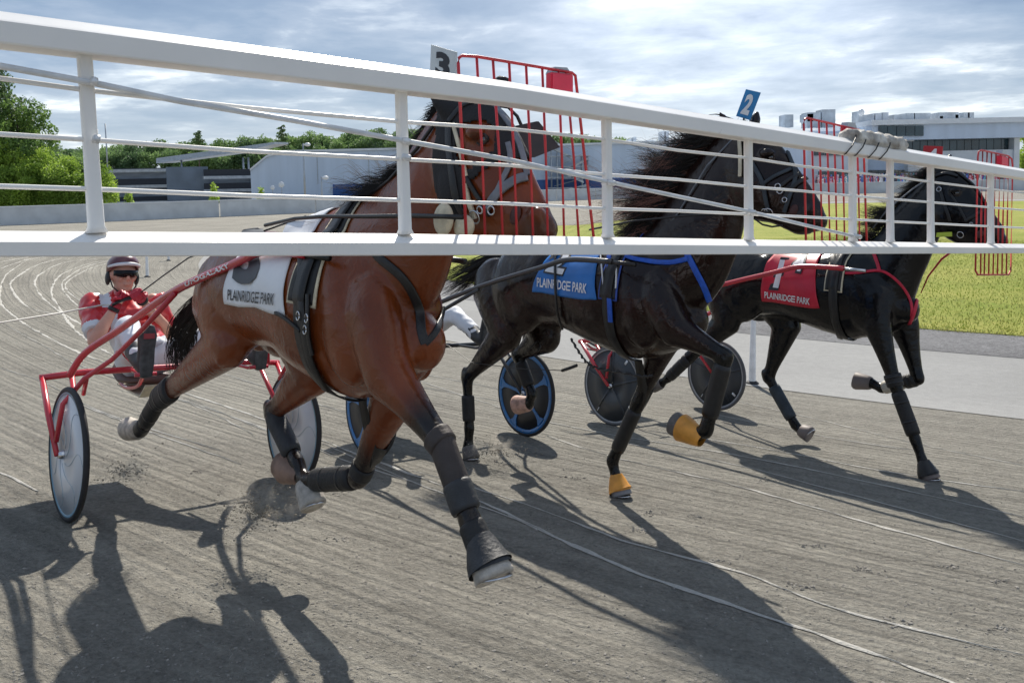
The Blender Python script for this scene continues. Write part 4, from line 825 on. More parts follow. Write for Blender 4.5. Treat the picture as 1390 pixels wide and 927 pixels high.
# ---- numbered cloths
def cloth(h, BL, BR, LU, RU, m, words, tcol, lab):
    hb, hr, hu_, hv = [h.near(*p)[0] for p in (BL, BR, LU, RU)]; k = h.k; yo = h.k == 3 and -.1 or 0
    def th(p): return math.atan2(p[2]-h.mid(p[0]), -(p[1]-yo))
    tb0, tb1 = th(hb), th(hr); tu0, tu1 = th(hu_), th(hv)
    def fn(u, v):
        tb = tb0+(tb1-tb0)*u; t = tb+(math.pi-2*tb)*v
        s = min(v, 1-v)*2; x_b = hb[0]+(hr[0]-hb[0])*u; x_u = hu_[0]+(hv[0]-hu_[0])*u; tu = tu0+(tu1-tu0)*u
        f_ = (math.pi/2-tb)*s/max(.2, (tu-tb)); x = x_b+(x_u-x_b)*min(f_, 1.6)
        e = .006+.0015*math.sin(u*9+v*14)+.002*math.sin(v*31+u*5); p = h.around(x, t, e); dv = np.array([0, -math.cos(t), math.sin(t)]); return p, dv
    c = h.panel('saddle_cloth', fn, 26, 60, m, .004, lab)
    def q4(TL, TR, B1, B2, off): 
        def f_(u, v):
            x = (B1[0]*(1-u)+B2[0]*u)*(1-v)+(TL[0]*(1-u)+TR[0]*u)*v; y = (B1[1]*(1-u)+B2[1]*u)*(1-v)+(TL[1]*(1-u)+TR[1]*u)*v
            r = h.near(x, y, off); return r[0]
        return f_
    def gap(f_): return lambda u, v: f_(u*.975 if u < .66 else 1-(1-u)*.95, v)
    for s, quad, bold, col in words:
        off = .0165 if col is not tcol[1] else .0150
        bm = map_text(s, gap(q4(*quad, off)) if len(s) > 3 else q4(*quad, off), bold, 1); o = link('lettering', tomesh(bm), col, c, False)
    return c
WHT = mat('white_vinyl', (.74, .75, .77), .45, 0, .06, 8, .15, 12); BLU = mat('blue_vinyl', (.015, .16, .50), .42, 0, .12, 8, .15, 12); RED = mat('red_vinyl', (.55, .012, .04), .4, 0, .12, 8, .15, 12); INK = mat('black_ink', (.015, .015, .02), .5); INKW = mat('white_ink', (.78, .79, .80), .5); INKG = mat('grey_ink', (.045, .05, .06), .5)
def grow(q, a): 
    c = [sum(p[i] for p in q)/4 for i in (0, 1)]; return tuple((c[0]+(p[0]-c[0])*a[0], c[1]+(p[1]-c[1])*a[1]) for p in q)
c3 = cloth(H3, (307, 412), (389, 428), (323, 352), (397, 352), WHT, [('3', ((330, 306), (366, 312), (318, 384), (352, 391)), .05, INKG), ('PLAINRIDGE PARK', ((313.5, 393), (377.5, 399), (313, 406.5), (375.5, 414.5)), .012, INK)], (INKG, None), 'white number 3 cloth with dark lettering')
q2 = ((755, 334), (784, 338), (739, 371), (766, 376)); c2_ = cloth(H2, (723.5, 396), (811, 407), (738, 359), (816, 347), BLU, [('2', grow(q2, (1.0, 1.0)), .085, INK), ('2', grow(q2, (.88, .90)), .03, INKW), ('PLAINRIDGE PARK', ((731, 377), (799, 386), (731, 389), (798, 399)), .02, INKW)], (None, INK), 'blue number 2 cloth with white lettering')
qa, qb = ((1060, 352), (1068, 353), (1049, 392), (1058, 393)), ((1082, 345), (1098, 347), (1073, 369), (1090, 372))
c1_ = cloth(H1, (1035, 408.6), (1113, 418), (1053, 344), (1116, 346), RED, [('I', grow(qa, (1.5, 1.06)), .08, INK), ('I', grow(qa, (.85, .9)), .02, INKW), ('4', grow(qb, (1.15, 1.1)), .09, INK), ('4', grow(qb, (.9, .88)), .03, INKW), ('PLAINRIDGE PARK', ((1039, 395), (1101, 404.7), (1039, 403.2), (1100.5, 413.4)), .02, INKW)], (None, INK), 'red cloth with white lettering')
# ---- saddle pads, girths, breast straps
def pad(h, x, w, t0, trim, strapm, girth=True):
    def fn(g_, off):
        def f_(u, v): t = t0+(math.pi-2*t0)*v; return h.around(x+(u-.5)*w*g_, t-(.04 if g_ > 1 else 0)*(1-2*v), off), np.array([0, -math.cos(t), math.sin(t)])
        return f_
    o = h.panel('saddle_pad', fn(1.14, .006), 6, 40, trim, .006); h.panel('pad_cover', fn(.96, .010), 6, 40, NEOPRENE, .006, par=o)
    def gf(u, v): t = -math.pi/2+2*math.pi*v; return h.around(x+.005+(u-.5)*.065, t, .012 if abs(t-math.pi/2) > math.pi/2-t0 else .022), np.array([0, -math.cos(t), math.sin(t)])
    if girth: h.panel('girth', gf, 2, 80, strapm, .006)
def xof(h, px, py): return h.near(px, py)[0][0]
pad(H3, xof(H3, 415, 385), .15, .12, CREAM, LEATHER); pad(H2, xof(H2, 829, 380), .11, .05, mat('blue_trim', (.03, .08, .38), .5), LEATHER); pad(H1, xof(H1, 1132, 385), .12, .1, CREAM, LEATHER)
BLUESTRAP = mat('blue_strap', (.01, .09, .50), .4, 0, .2, 30); REDSTRAP = mat('red_strap', (.50, .01, .04), .45, 0, .2, 30)
H3.strap('girth_strap', [(414, 346), (413, 380), (414, 410), (417, 440), (424, 480), (436, 508), (446, 524)], .034, LEATHER, .020)
H3.strap('girth_strap', [(424, 400), (424, 430), (425, 455), (430, 480)], .018, LEATHER, .024)
H3.strap('tie_strap', [(379, 424), (390, 430), (403, 440), (412, 448)], .014, LEATHER, .018)
for q in ((412, 428), (423, 431), (421, 446)):
    r = H3.near(*q, .028); bm = bmesh.new(); tube(bm, [r[0]+np.array([0, 0, 1])*.017*math.sin(a)+np.array([1, 0, 0])*.013*math.cos(a) for a in np.linspace(0, 6.28, 12)], .003, 6); H3.part('buckle', bm, STEEL)
H3.strap('breast_strap', [(505, 330), (512, 347), (532, 363), (550, 380), (563, 402), (570, 425), (572, 450), (577, 466)], .034, LEATHER, .005)
H3.strap('breast_strap', [(577, 466), (590, 452), (598, 430), (604, 402), (607, 380)], .024, LEATHER, .005)
H2.strap('girth_strap', [(829, 344), (829, 370), (829, 400), (831, 436)], .030, BLUESTRAP, .020); H2.strap('girth_strap', [(817, 345), (820, 375), (822, 395)], .008, INKW, .018); H2.strap('girth_strap', [(839, 345), (839, 375), (838, 392)], .008, INKW, .018)
H2.strap('breast_strap', [(843, 346), (860, 352), (890, 356), (915, 356), (935, 351)], .028, BLUESTRAP, .008); H2.strap('breast_strap', [(928, 335), (937, 352), (947, 372), (957, 392), (963, 412), (965, 432)], .034, BLUESTRAP, .006)
H2.strap('belly_strap', [(756, 347), (757, 372), (758, 395), (762, 430), (775, 462)], .016, LEATHER, .024)
H1.strap('girth_strap', [(1131, 344), (1132, 370), (1133, 405), (1136, 440), (1142, 458)], .040, LEATHER, .020); H1.strap('breast_strap', [(1148, 371), (1165, 371), (1190, 367), (1205, 371), (1222, 385), (1233, 402), (1238, 420), (1234, 440)], .020, REDSTRAP, .006); H1.strap('breast_strap', [(1186, 343), (1191, 356), (1194, 367)], .026, REDSTRAP, .006)
H1.strap('breast_strap', [(1234, 440), (1240, 425), (1244, 408), (1246, 400)], .026, REDSTRAP, .006)
# ---- bridles
def loop(h, cx, cy, r, off=.02, rr_=.003, m=STEEL, nm='bit_ring'):
    q = h.hit(cx, cy, off)
    if q is None: return
    nn = q[1]; s = np.cross(nn, [0, 0, 1.]); s /= np.linalg.norm(s)+1e-9; u_ = np.cross(s, nn); bm = bmesh.new(); tube(bm, [q[0]+s*r*math.cos(a)+u_*r*math.sin(a) for a in np.linspace(0, 6.2832, 18)], rr_, 6); h.part(nm, bm, m)
# shells lifted off the body: hood etc.
def shell(h, nm, poly_px, y_ref, m, off=.006, lab=None, holes=(), both=True):
    P = [Lp(h.k, px, py, y_ref)[[0, 2]] for px, py in poly_px]; HS = [[Lp(h.k, px, py, y_ref)[[0, 2]] for px, py in q] for q in holes]
    def inside(p, poly):
        c = False; j = len(poly)-1
        for i in range(len(poly)):
            if (poly[i][1] > p[1]) != (poly[j][1] > p[1]) and p[0] < (poly[j][0]-poly[i][0])*(p[1]-poly[i][1])/(poly[j][1]-poly[i][1])+poly[i][0]: c = not c
            j = i
        return c
    bm = bmesh.new(); bm.from_mesh(h.me); bm.normal_update()
    kill = [v for v in bm.verts if not inside((v.co.x, v.co.z), P) or any(inside((v.co.x, v.co.z), q) for q in HS)]
    bmesh.ops.delete(bm, geom=kill, context='VERTS'); bm.normal_update()
    for v in bm.verts: v.co += v.normal*off
    bmesh.ops.solidify(bm, geom=bm.faces[:], thickness=-.003)
    for L_ in list(bm.verts.layers.float.values()): bm.verts.layers.float.remove(L_)
    return h.part(nm, bm, m, True, lab)
shell(H3, 'hood', [(560, 95), (700, 95), (712, 168), (694, 212), (672, 224), (655, 240), (640, 262), (628, 300), (598, 300), (594, 250), (596, 190), (590, 160)], -.17, mat('hood_cloth', (.012, .012, .014), .8, 0, .3, 12, .3, 90), .006, 'black cloth hood', holes=[[(632, 170), (652, 165), (664, 178), (667, 200), (660, 218), (646, 228), (636, 226), (628, 200)]])
def bridle(h, P, m=LEATHER, w=.022):
    for q in P: h.strap(q[0], q[1], q[2] if len(q) > 2 else w, q[3] if len(q) > 3 else m, .010)
GREYSTRAP = mat('grey_webbing', (.16, .18, .21), .5, 0, .2, 30)
bridle(H3, [('cheek_strap', [(612, 170), (612, 195), (616, 230), (622, 270), (632, 290)], .030), ('cheek_strap', [(618, 170), (626, 200), (632, 225), (636, 240)], .014, CREAM), ('nose_band', [(716, 242), (705, 244), (690, 252), (678, 262), (668, 275)], .030, GREYSTRAP), ('cheek_strap', [(690, 196), (694, 220), (684, 245), (672, 270), (664, 284)], .018, GREYSTRAP),
    ('throat_strap', [(636, 242), (648, 262), (660, 280), (668, 292)], .016), ('brow_band', [(612, 166), (630, 146), (655, 140), (680, 150)], .02), ('face_strap', [(660, 134), (680, 158), (700, 190), (716, 240)], .02, GREYSTRAP), ('cheek_strap', [(634, 250), (640, 275), (648, 296)], .02, CREAM)])
for q in ((650, 293, .022), (657, 284, .012), (672, 285, .014), (640, 300, .014)): loop(H3, *q)
bridle(H2, [('nose_band', [(1094, 243), (1082, 250), (1070, 262), (1062, 276)], .022), ('cheek_strap', [(1022, 222), (1032, 240), (1037, 252), (1040, 268), (1044, 285)], .022, BLUEBOOT), ('cheek_strap', [(1037, 250), (1052, 240), (1074, 230)], .018, BLUEBOOT), ('face_strap', [(1062, 196), (1074, 222), (1080, 240), (1074, 262), (1066, 288)], .020, BLUEBOOT), ('cheek_strap', [(1058, 256), (1072, 244), (1084, 238)], .018), ('brow_band', [(1000, 186), (1020, 176), (1042, 178)], .02), ('poll_strap', [(1004, 184), (1006, 210), (1006, 240)], .02, CREAM)])
for q in ((1057, 254, .014), (1060, 260, .014), (1046, 288, .026), (1041, 287, .020), (1067, 272, .012)): loop(H2, *q)
bridle(H1, [('cheek_strap', [(1275, 250), (1282, 275), (1290, 300)], .02), ('nose_band', [(1342, 280), (1328, 290), (1310, 300)], .02), ('cheek_strap', [(1290, 262), (1302, 282), (1312, 300)], .016), ('face_strap', [(1296, 232), (1320, 252), (1338, 278)], .016), ('brow_band', [(1268, 240), (1284, 236), (1300, 240)], .018)])
for q in ((1305, 318, .022), (1276, 258, .016), (1319, 304, .010)): loop(H1, *q)
# blinker cup on the far side of the bay's head
bm = bmesh.new(); q = [H3.L(*p, y) for p, y in (((695, 172), .10), ((728, 165), .17), ((757, 200), .20), ((722, 214), .12), ((704, 206), .10))]; prism(bm, q, (0, 0, 0), (.006, .006, 0)); H3.part('blinker', bm, mat('blinker_leather', (.035, .02, .018), .4, 0, .3, 20), False)
bm = bmesh.new(); tube(bm, [H3.L(665, 142, .03), H3.L(690, 146, .10), H3.L(702, 158, .12), H3.L(712, 180, .14)], .006, 6); H3.part('blinker_stay', bm, LEATHER)
# ---- head numbers
def plate(h, corners, y, txt, m, col, lab, stem, outline=None):
    P = [h.L(*c, y) for c in corners]; d = np.cross(P[1]-P[0], P[2]-P[0]); d /= np.linalg.norm(d); 
    bm = bmesh.new(); prism(bm, [P[0], P[1], P[3], P[2]], d*-.003, d*.003); o = h.part('number_plate', bm, m, False, lab)
    sgn = 1 if (toL(h.k, EYE)-P[0])@d > 0 else -1
    def fn(a, b, g_, off): 
        a = .5+(a-.5)*g_[0]; b = .5+(b-.5)*g_[1]; return (P[0]*(1-a)+P[1]*a)*b+(P[2]*(1-a)+P[3]*a)*(1-b)+d*sgn*off
    link('lettering', tomesh(map_text(txt, lambda a, b: fn(a, b, (.56, .74), .0045), .05, 0)), col, o, False)
    bm = bmesh.new(); tube(bm, [h.L(*s_, y) for s_ in stem], .006, 6); h.part('plate_stem', bm, LEATHER)
    return o
PW = mat('plate_white', (.62, .66, .66), .4); PB = mat('plate_blue', (.02, .22, .50), .4); PR_ = mat('plate_red', (.50, .015, .02), .4)
plate(H3, ((586, 61), (620, 71), (584, 108), (619, 115)), 0, '3', PW, INK, 'white plate with a black 3', [(604, 110), (612, 140)])
plate(H2, ((1013, 121.5), (1032.5, 126), (999.5, 158), (1018, 163.5)), 0, '2', PB, INKW, 'blue plate with a white 2', [(1010, 160), (1008, 176)])
plate(H1, ((1254, 198), (1280, 199), (1251, 226), (1278, 227)), -.05, '4', PR_, INKW, 'red plate with a white numeral', [(1264, 226), (1268, 240)])
# ---- manes, tails
def crest(h, i0=0, n=None): return [h.L(*p[0], 0) for p in h.S_neck]
def hair(h, nm, pts, n, length, flow, jit, r, seedv, m=HAIR_BLACK, curl=.05): o = link(nm, strands(pts, n, length, flow, jit, r, seedv, curl), m, h.root, True); return o
c = [H3.L(*p, 0) for p in ((600, 142), (578, 178), (548, 230), (500, 272), (470, 288))]
hair(H3, 'mane', c, 2600, lambda t: .05+.13*math.exp(-((t-.62)/.16)**2), lambda t: np.array([-1, -.4-.5*t, -.45]), .24, .0018, 4, HAIR_BLACK, .10)
c3h = c[1:]
c = [H2.L(*p, 0) for p in ((1000, 172), (968, 192), (935, 232), (905, 278), (880, 315))]
hair(H2, 'mane', c, 3000, lambda t: .22+.18*math.sin(t*3.1), lambda t: np.array([-1, -.2, .05-.15*t]), .18, .0026, 5, HAIR_BLACK, .15)
hair(H2, 'mane_base', c, 900, lambda t: .20+.10*math.sin(t*3.1), lambda t: np.array([-1, -.2, -.15*t]), .16, .008, 25, HAIR_BLACK, .06)
hair(H2, 'mane_tips', c[1:], 1000, lambda t: .38+.14*math.sin(t*3.1), lambda t: np.array([-1, -.1, -.05-.15*t]), .20, .0014, 15, HAIR_TIP, .20)
hair(H3, 'mane_tips', c3h, 160, lambda t: .24, lambda t: np.array([-1, -.3, .05]), .3, .0013, 33, mat('grey_hair', (.30, .27, .26), .5), .14)
hair(H2, 'forelock', [H2.L(1000, 170, 0), H2.L(1012, 166, 0)], 120, lambda t: .12, lambda t: np.array([.3, -.6, -.9]), .4, .002, 6)
c = [H1.L(*p, 0) for p in ((1266, 230), (1240, 256), (1214, 284), (1190, 318), (1170, 335))]
hair(H1, 'mane', c, 1800, lambda t: .12+.12*(t > .4), lambda t: np.array([-1, -.3, -.1-.1*t]), .24, .0020, 7, HAIR_BLACK, .10)
hair(H1, 'mane_tips', c, 90, lambda t: .22, lambda t: np.array([-1, -.2, .0]), .34, .0018, 17, mat('straw_hair', (.35, .30, .20), .5), .08)
def tailrib(h, x0, pts, r, n, seedv):
    P = spline(pts, 24); g_ = np.random.default_rng(seedv); vs = []; fs = []
    for i in range(n):
        a = g_.uniform(0, 6.28); rad = g_.random()**.6; ln = g_.uniform(.6, 1); base = len(vs); ph = g_.uniform(0, 6.28)
        for s in range(14):
            q = s/13*ln; c = P[int(q*23)]; spread = r*(.35+1.1*q); o_ = np.array([.3*math.sin(a*2), math.cos(a), math.sin(a)])*rad*spread+np.array([math.sin(q*7+ph), math.cos(q*6+ph), math.sin(q*5+ph)])*.012*q; w = .0032*(1-q*.8)
            for b in (0, 2.09, 4.19): vs.append(c+o_+np.array([math.sin(b)*.5, math.cos(b), math.sin(b)])*w)
            if s:
                b0 = base+3*(s-1)
                for b in range(3): fs.append((b0+b, b0+(b+1) % 3, b0+3+(b+1) % 3, b0+3+b))
    me = bpy.data.meshes.new('tail'); me.from_pydata([tuple(v) for v in vs], [], fs); return link('tail', me, HAIR_BLACK, h.root, True)
tailrib(H3, .74, [(.82, -.1, 1.42), (.70, -.12, 1.36), (.58, -.18, 1.22), (.46, -.24, 1.06), (.38, -.22, .90), (.34, -.16, .78)], .07, 420, 3)
tailrib(H2, .6, [(.64, 0, 1.44), (.5, -.02, 1.47), (.34, -.06, 1.40), (.16, -.12, 1.30), (.0, -.16, 1.22)], .09, 460, 4)
tailrib(H1, .6, [(.64, 0, 1.44), (.5, 0, 1.40), (.40, 0, 1.22), (.34, 0, 1.02), (.30, 0, .86)], .07, 300, 5)
# rein and cream pad on the bay's cheek, check reins
bm = bmesh.new(); tube(bm, [H3.L(*p, -.20) for p in ((360, 306), (400, 297), (440, 294), (500, 294), (560, 293), (600, 294), (628, 295))], .008, 8); H3.part('rein', bm, LEATHER)
bm = bmesh.new(); c = H3.L(602, 298, -.15); ell(bm, c, (.05, .02, .055)); H3.part('head_pole_ball', bm, CREAM)
bm = bmesh.new(); c = H3.L(630, 308, -.12); ell(bm, c, (.05, .02, .04)); H3.part('head_pole_ball', bm, CREAM)
bm = bmesh.new(); tube(bm, [H3.L(607, 148, -.05), H3.L(590, 168, -.07), H3.L(566, 202, -.08), H3.L(528, 245, -.06), H3.L(480, 282, -.03)], .007, 6); H3.part('check_rein', bm, LEATHER)
bm = bmesh.new(); tube(bm, [H2.L(1005, 178, -.05), H2.L(960, 225, -.08), H2.L(920, 290, -.09), H2.L(890, 330, -.05)], .005, 6); H2.part('check_rein', bm, GREYSTRAP)
bm = bmesh.new(); tube(bm, [H2.L(1045, 288, -.12), H2.L(1000, 290, -.2), H2.L(930, 293, -.22), H2.L(860, 300, -.22), H2.L(800, 312, -.22)], .006, 6); H2.part('rein', bm, LEATHER)
bm = bmesh.new(); tube(bm, [H2.L(1024, 297, -.08), H2.L(1035, 305, -.08), H2.L(1048, 308, -.08), H2.L(1062, 306, -.08)], .005, 6); H2.part('chin_strap', bm, LEATHER)
bm = bmesh.new(); tube(bm, [H1.L(1270, 236, -.05), H1.L(1240, 256, -.08), H1.L(1205, 284, -.09), H1.L(1185, 310, -.05)], .006, 6); H1.part('check_rein', bm, GREYSTRAP)
bm = bmesh.new(); tube(bm, [H1.L(1300, 335, .16), H1.L(1278, 352, .18), H1.L(1260, 375, .2), H1.L(1250, 398, .2)], [.010, .009, .007, .004], 6); H1.part('head_pole', bm, REDSTRAP)
FLU = mat('yellow_green_tape', (.45, .55, .05), .5); bm = bmesh.new(); prism(bm, [H1.L(*p, -.1) for p in ((1272, 316), (1292, 315), (1292, 321), (1271, 322))], (0, -.006, 0), (0, .006, 0)); H1.part('bit_guard', bm, FLU, False)
# hobble rope under the dark bay
bm = bmesh.new(); P = spline([H2.L(*p, -.25) for p in ((775, 460), (786, 478), (797, 492), (812, 500), (840, 505), (872, 511), (886, 510))], 60)
tube(bm, [p+np.array([0, .004*math.sin(i*1.6), .004*math.cos(i*1.6)]) for i, p in enumerate(P)], [.007+.002*math.sin(i*1.5) for i in range(60)], 6); H2.part('hobble_rope', bm, LEATHER)
bm = bmesh.new(); tube(bm, [H2.L(*p, -.2) for p in ((592, 462), (610, 470), (640, 492), (700, 500), (765, 503))], .0025, 6); tube(bm, [H2.L(*p, -.2) for p in ((763, 503), (772, 500), (783, 496))], .010, 6); H2.part('trace_cord', bm, LEATHER)
bm = bmesh.new(); tube(bm, [H2.L(*p, 0) for p in ((712, 480), (722, 470), (730, 462), (734, 470), (729, 478))], .006, 6); H2.part('strap_hook', bm, LEATHER)
# ================================================================ SULKIES
def sulky(k, style, label, shaftm, px_shaft=None):
    O, u_, v_, n_ = FR[k]; root = empty('sulky', fmat(k)); tag(root, label, 'sulky', 'two wheeled race sulkies behind the horses'); hw = {3: .66, 2: .74, 1: .76}[k]; R_ = .355; yo = -.08 if k == 3 else 0
    def pr(nm, bm, m, par=root, smooth=True): return link(nm, tomesh(recalc(bm)), m, par, smooth)
    for s in (-1, 1):
        y = s*hw; w = empty('wheel'); w.parent = root; w.location = (0, y, R_)
        bm = bmesh.new(); n = 72; rings = []
        for i in range(n):
            a = 2*math.pi*i/n; rings.append([bm.verts.new(((R_-.014+.017*math.cos(b))*math.cos(a), .016*math.sin(b), (R_-.014+.017*math.cos(b))*math.sin(a))) for b in np.linspace(0, 2*math.pi, 11)[:-1]])
        for i in range(n):
            for j in range(10): bm.faces.new((rings[i][j], rings[i][(j+1) % 10], rings[(i+1) % n][(j+1) % 10], rings[(i+1) % n][j]))
        pr('tyre', bm, RUBBER if k != 1 else mat('grey_tyre', (.12, .12, .125), .6), w)
        def ring(r0_, r1_, th0, th1, m, nm):
            bm = bmesh.new(); rr_ = []
            prof_ = [(r0_, -th0), (r1_, -th1), (r1_, th1), (r0_, th0)]
            for i in range(n): a = 2*math.pi*i/n; rr_.append([bm.verts.new((r*math.cos(a), t, r*math.sin(a))) for r, t in prof_])
            for i in range(n):
                for j in range(4): bm.faces.new((rr_[i][j], rr_[i][(j+1) % 4], rr_[(i+1) % n][(j+1) % 4], rr_[(i+1) % n][j]))
            return pr(nm, bm, m, w)
        if style == 'white':
            ring(.03, .325, .024, .009, mat('disc_white', (.62, .63, .65), .3, 0, .06, 3, coat=.3), 'disc'); ring(.318, .336, .0115, .0115, mat('rim_blue', (.16, .32, .42), .35), 'rim')
            for q in range(7):                                     # thin swirled seams of the disc
                bm = bmesh.new(); pts = []
                for t in np.linspace(0, 1, 14): r = .05+.26*t; a = q*2*math.pi/7+1.1*math.sin(t*2.2); pts.append((r*math.cos(a), -(.024-.015*(r-.03)/.295)-.0008, r*math.sin(a)))
                tube(bm, pts, .0016, 5); tube(bm, [(p[0], -p[1], p[2]) for p in pts], .0016, 5); pr('seam', bm, mat('seam_grey', (.38, .46, .50), .4), w)
        elif style == 'blue':
            bl = mat('rim_bright_blue', (.02, .16, .42), .35, coat=.3); ring(.03, .33, .012, .010, mat('disc_black', (.02, .02, .022), .45), 'disc'); ring(.300, .342, .0135, .0135, bl, 'rim')
            for q in range(5):
                a = q*2*math.pi/5+.5; bm = bmesh.new()
                for sd_ in (-1, 1):
                    pts = []
                    for t, wd_ in ((.03, .030), (.10, .013), (.20, .012), (.26, .020), (.300, .050)): pts.append((t, wd_))
                    poly = [(t, wd_) for t, wd_ in pts]+[(t, -wd_) for t, wd_ in pts[::-1]]; prism(bm, [(t*math.cos(a)-q_*math.sin(a), sd_*.011, t*math.sin(a)+q_*math.cos(a)) for t, q_ in poly], (0, 0, 0), (0, sd_*.006, 0))
                pr('spoke', bm, bl, w, False)
            bm = bmesh.new()
            for q in range(20): a = q*2*math.pi/20; ell(bm, (.315*math.cos(a), -.015, .315*math.sin(a)), (.005, .003, .005), None, 6)
            pr('rivets', bm, STEEL, w)
        else:
            gm = mat('disc_charcoal', (.045, .05, .056), .4, 0, .1, 6); ring(.03, .325, .014, .009, gm, 'disc'); ring(.318, .338, .0125, .0125, mat('rim_grey', (.35, .36, .37), .4), 'rim')
            for q in range(5):
                a = q*2*math.pi/5+.3; bm = bmesh.new(); tube(bm, [(.03*math.cos(a), -.012, .03*math.sin(a)), (.31*math.cos(a), -.008, .31*math.sin(a))], .012, 6); tube(bm, [(.03*math.cos(a), .012, .03*math.sin(a)), (.31*math.cos(a), .008, .31*math.sin(a))], .012, 6); pr('spoke', bm, gm, w)
            for q in range(4):
                a = q*math.pi/2+.95; bm = bmesh.new(); loft(bm, [((.26*math.cos(a), -.0135, .26*math.sin(a)), .011, .0015), ((.305*math.cos(a), -.0115, .305*math.sin(a)), .011, .0015)], (-math.sin(a), 0, math.cos(a)), 10); pr('reflector', bm, INKW, w)
        bm = bmesh.new(); loft(bm, [((0, -.05, 0), .016), ((0, -.03, 0), .024), ((0, .03, 0), .024), ((0, .05, 0), .016)], (1, 0, 0), 14); pr('hub', bm, STEEL, w)
        # fork: outer drop plate, inner drop, brace
        bm = bmesh.new(); tube(bm, [(-.38, s*(hw+.055), .72), (-.20, s*(hw+.058), .54), (0, s*(hw+.055), R_)], [.017, .017, .014], 8); pr('outer_fork', bm, shaftm)
        bm = bmesh.new(); tube(bm, [(-.34, s*(hw-.09), .72), (-.16, s*(hw-.07), .54), (0, s*(hw-.045), R_)], [.016, .015, .013], 8); pr('inner_fork', bm, shaftm)
        bm = bmesh.new(); tube(bm, [(-.03, s*(hw+.055), .42), (-.03, s*(hw+.03), .62), (.02, s*(hw-.06), .76), (.14, s*(hw-.16), .87), (.42, s*(hw-.22), 1.06), (.80, s*.42, 1.27)], .014, 8); pr('lower_brace', bm, shaftm)
        bm = bmesh.new(); tube(bm, [(.02, s*(hw-.07), .76), (-.06, s*(hw-.08), .66)], .012, 8); pr('strut', bm, shaftm)
        bm = bmesh.new(); tube(bm, spline([(-.28, s*(hw-.06), .73), (-.18, s*(hw-.11), .87), (.12, s*(hw-.20), 1.03), (.77, s*.41, 1.28), (1.35, s*.36, 1.44), (1.60, s*.35, 1.50), (1.95, s*.34, 1.50)], 30), .020 if k != 2 else .017, 10); sh = pr('shaft', bm, shaftm)
        bm = bmesh.new(); tube(bm, [(1.9, s*.34, 1.50), (2.12, s*.33, 1.49)], .013, 8); pr('shaft_tip', bm, STEEL if k == 1 else LEATHER, sh)
        bm = bmesh.new(); fy = .40 if k == 3 and s == 1 else s*.28; tube(bm, [(-.30, fy*.9, .74), (-.1, fy*.96, .74), (.02, fy, .76)], .011, 8); tube(bm, [(.02, fy-.06, .76), (.02, fy+.06, .76)], .012, 8); pr('foot_rest', bm, shaftm)
    bm = bmesh.new(); tube(bm, [(-.38, -(hw+.07), .715), (-.36, -.5, .735), (-.36, .5, .735), (-.38, (hw+.07), .715)], .019, 10); pr('arch_bar', bm, shaftm)
    bm = bmesh.new()
    q = spline([(-.36, -.16, .73), (-.55, -.13, .60), (-.85, -.12, .55), (-1.02, -.10, .60), (-1.05, 0, .62), (-1.02, .10, .60), (-.85, .12, .55), (-.55, .13, .60), (-.36, .16, .73)], 30); tube(bm, q, .013, 8); pr('seat_frame', bm, shaftm)
    bm = bmesh.new(); loft(bm, [((-1.05, 0, .72), .11, .03), ((-.98, 0, .64), .17, .035), ((-.82, 0, .60), .18, .035), ((-.62, 0, .62), .13, .03)], (0, 1, 0), 18, round_ends=True); pr('seat', bm, mat('seat_pad', (.10, .05, .04), .5) if k == 3 else LEATHER)
    bm = bmesh.new(); prism(bm, [(-1.0, -.12, .545), (-.55, -.12, .53), (-.40, -.14, .62), (-.40, .14, .62), (-.55, .12, .53), (-1.0, .12, .545)], (0, 0, -.006), (0, 0, .006)); pr('mud_guard', bm, CREAM if k == 3 else LEATHER, smooth=False)
    if k == 3:                                                      # maker's lettering on the near shaft
        P = spline([(-.28, -(hw-.06), .73), (-.18, -(hw-.11), .87), (.12, -(hw-.20), 1.03), (.77, -.41, 1.28), (1.35, -.36, 1.44)], 60); eye = toL(3, EYE)
        pxs = np.array([projpx(l2w(3, p)) for p in P])
        def sh_at(px): i = np.interp(px, pxs[:, 0], np.arange(60)); j = min(int(i), 58); return P[j]+(P[j+1]-P[j])*(i-j), P[j+1]-P[j]
        def fn(a, b):
            c, t = sh_at(256+60*a); t = t/np.linalg.norm(t); e = eye-c; e -= t*(e@t); e /= np.linalg.norm(e); up = np.cross(e, t); up = up if up[2] > 0 else -up; ang = (b-.5)*1.15+.25; return c+(e*math.cos(ang)+up*math.sin(ang))*.0212
        link('lettering', tomesh(map_text('UFOGALAXY', fn, .03, 0)), INKW, root, False)
    return root
sulky(3, 'white', 'red framed sulky with white disc wheels behind the bay horse at left', RED_PAINT)
sulky(2, 'blue', 'black framed sulky with blue spoked wheels behind the number 2 horse', mat('black_paint', (.025, .025, .028), .3, coat=.4))
sulky(1, 'grey', 'red framed sulky with dark grey wheels behind the black horse', RED_PAINT)

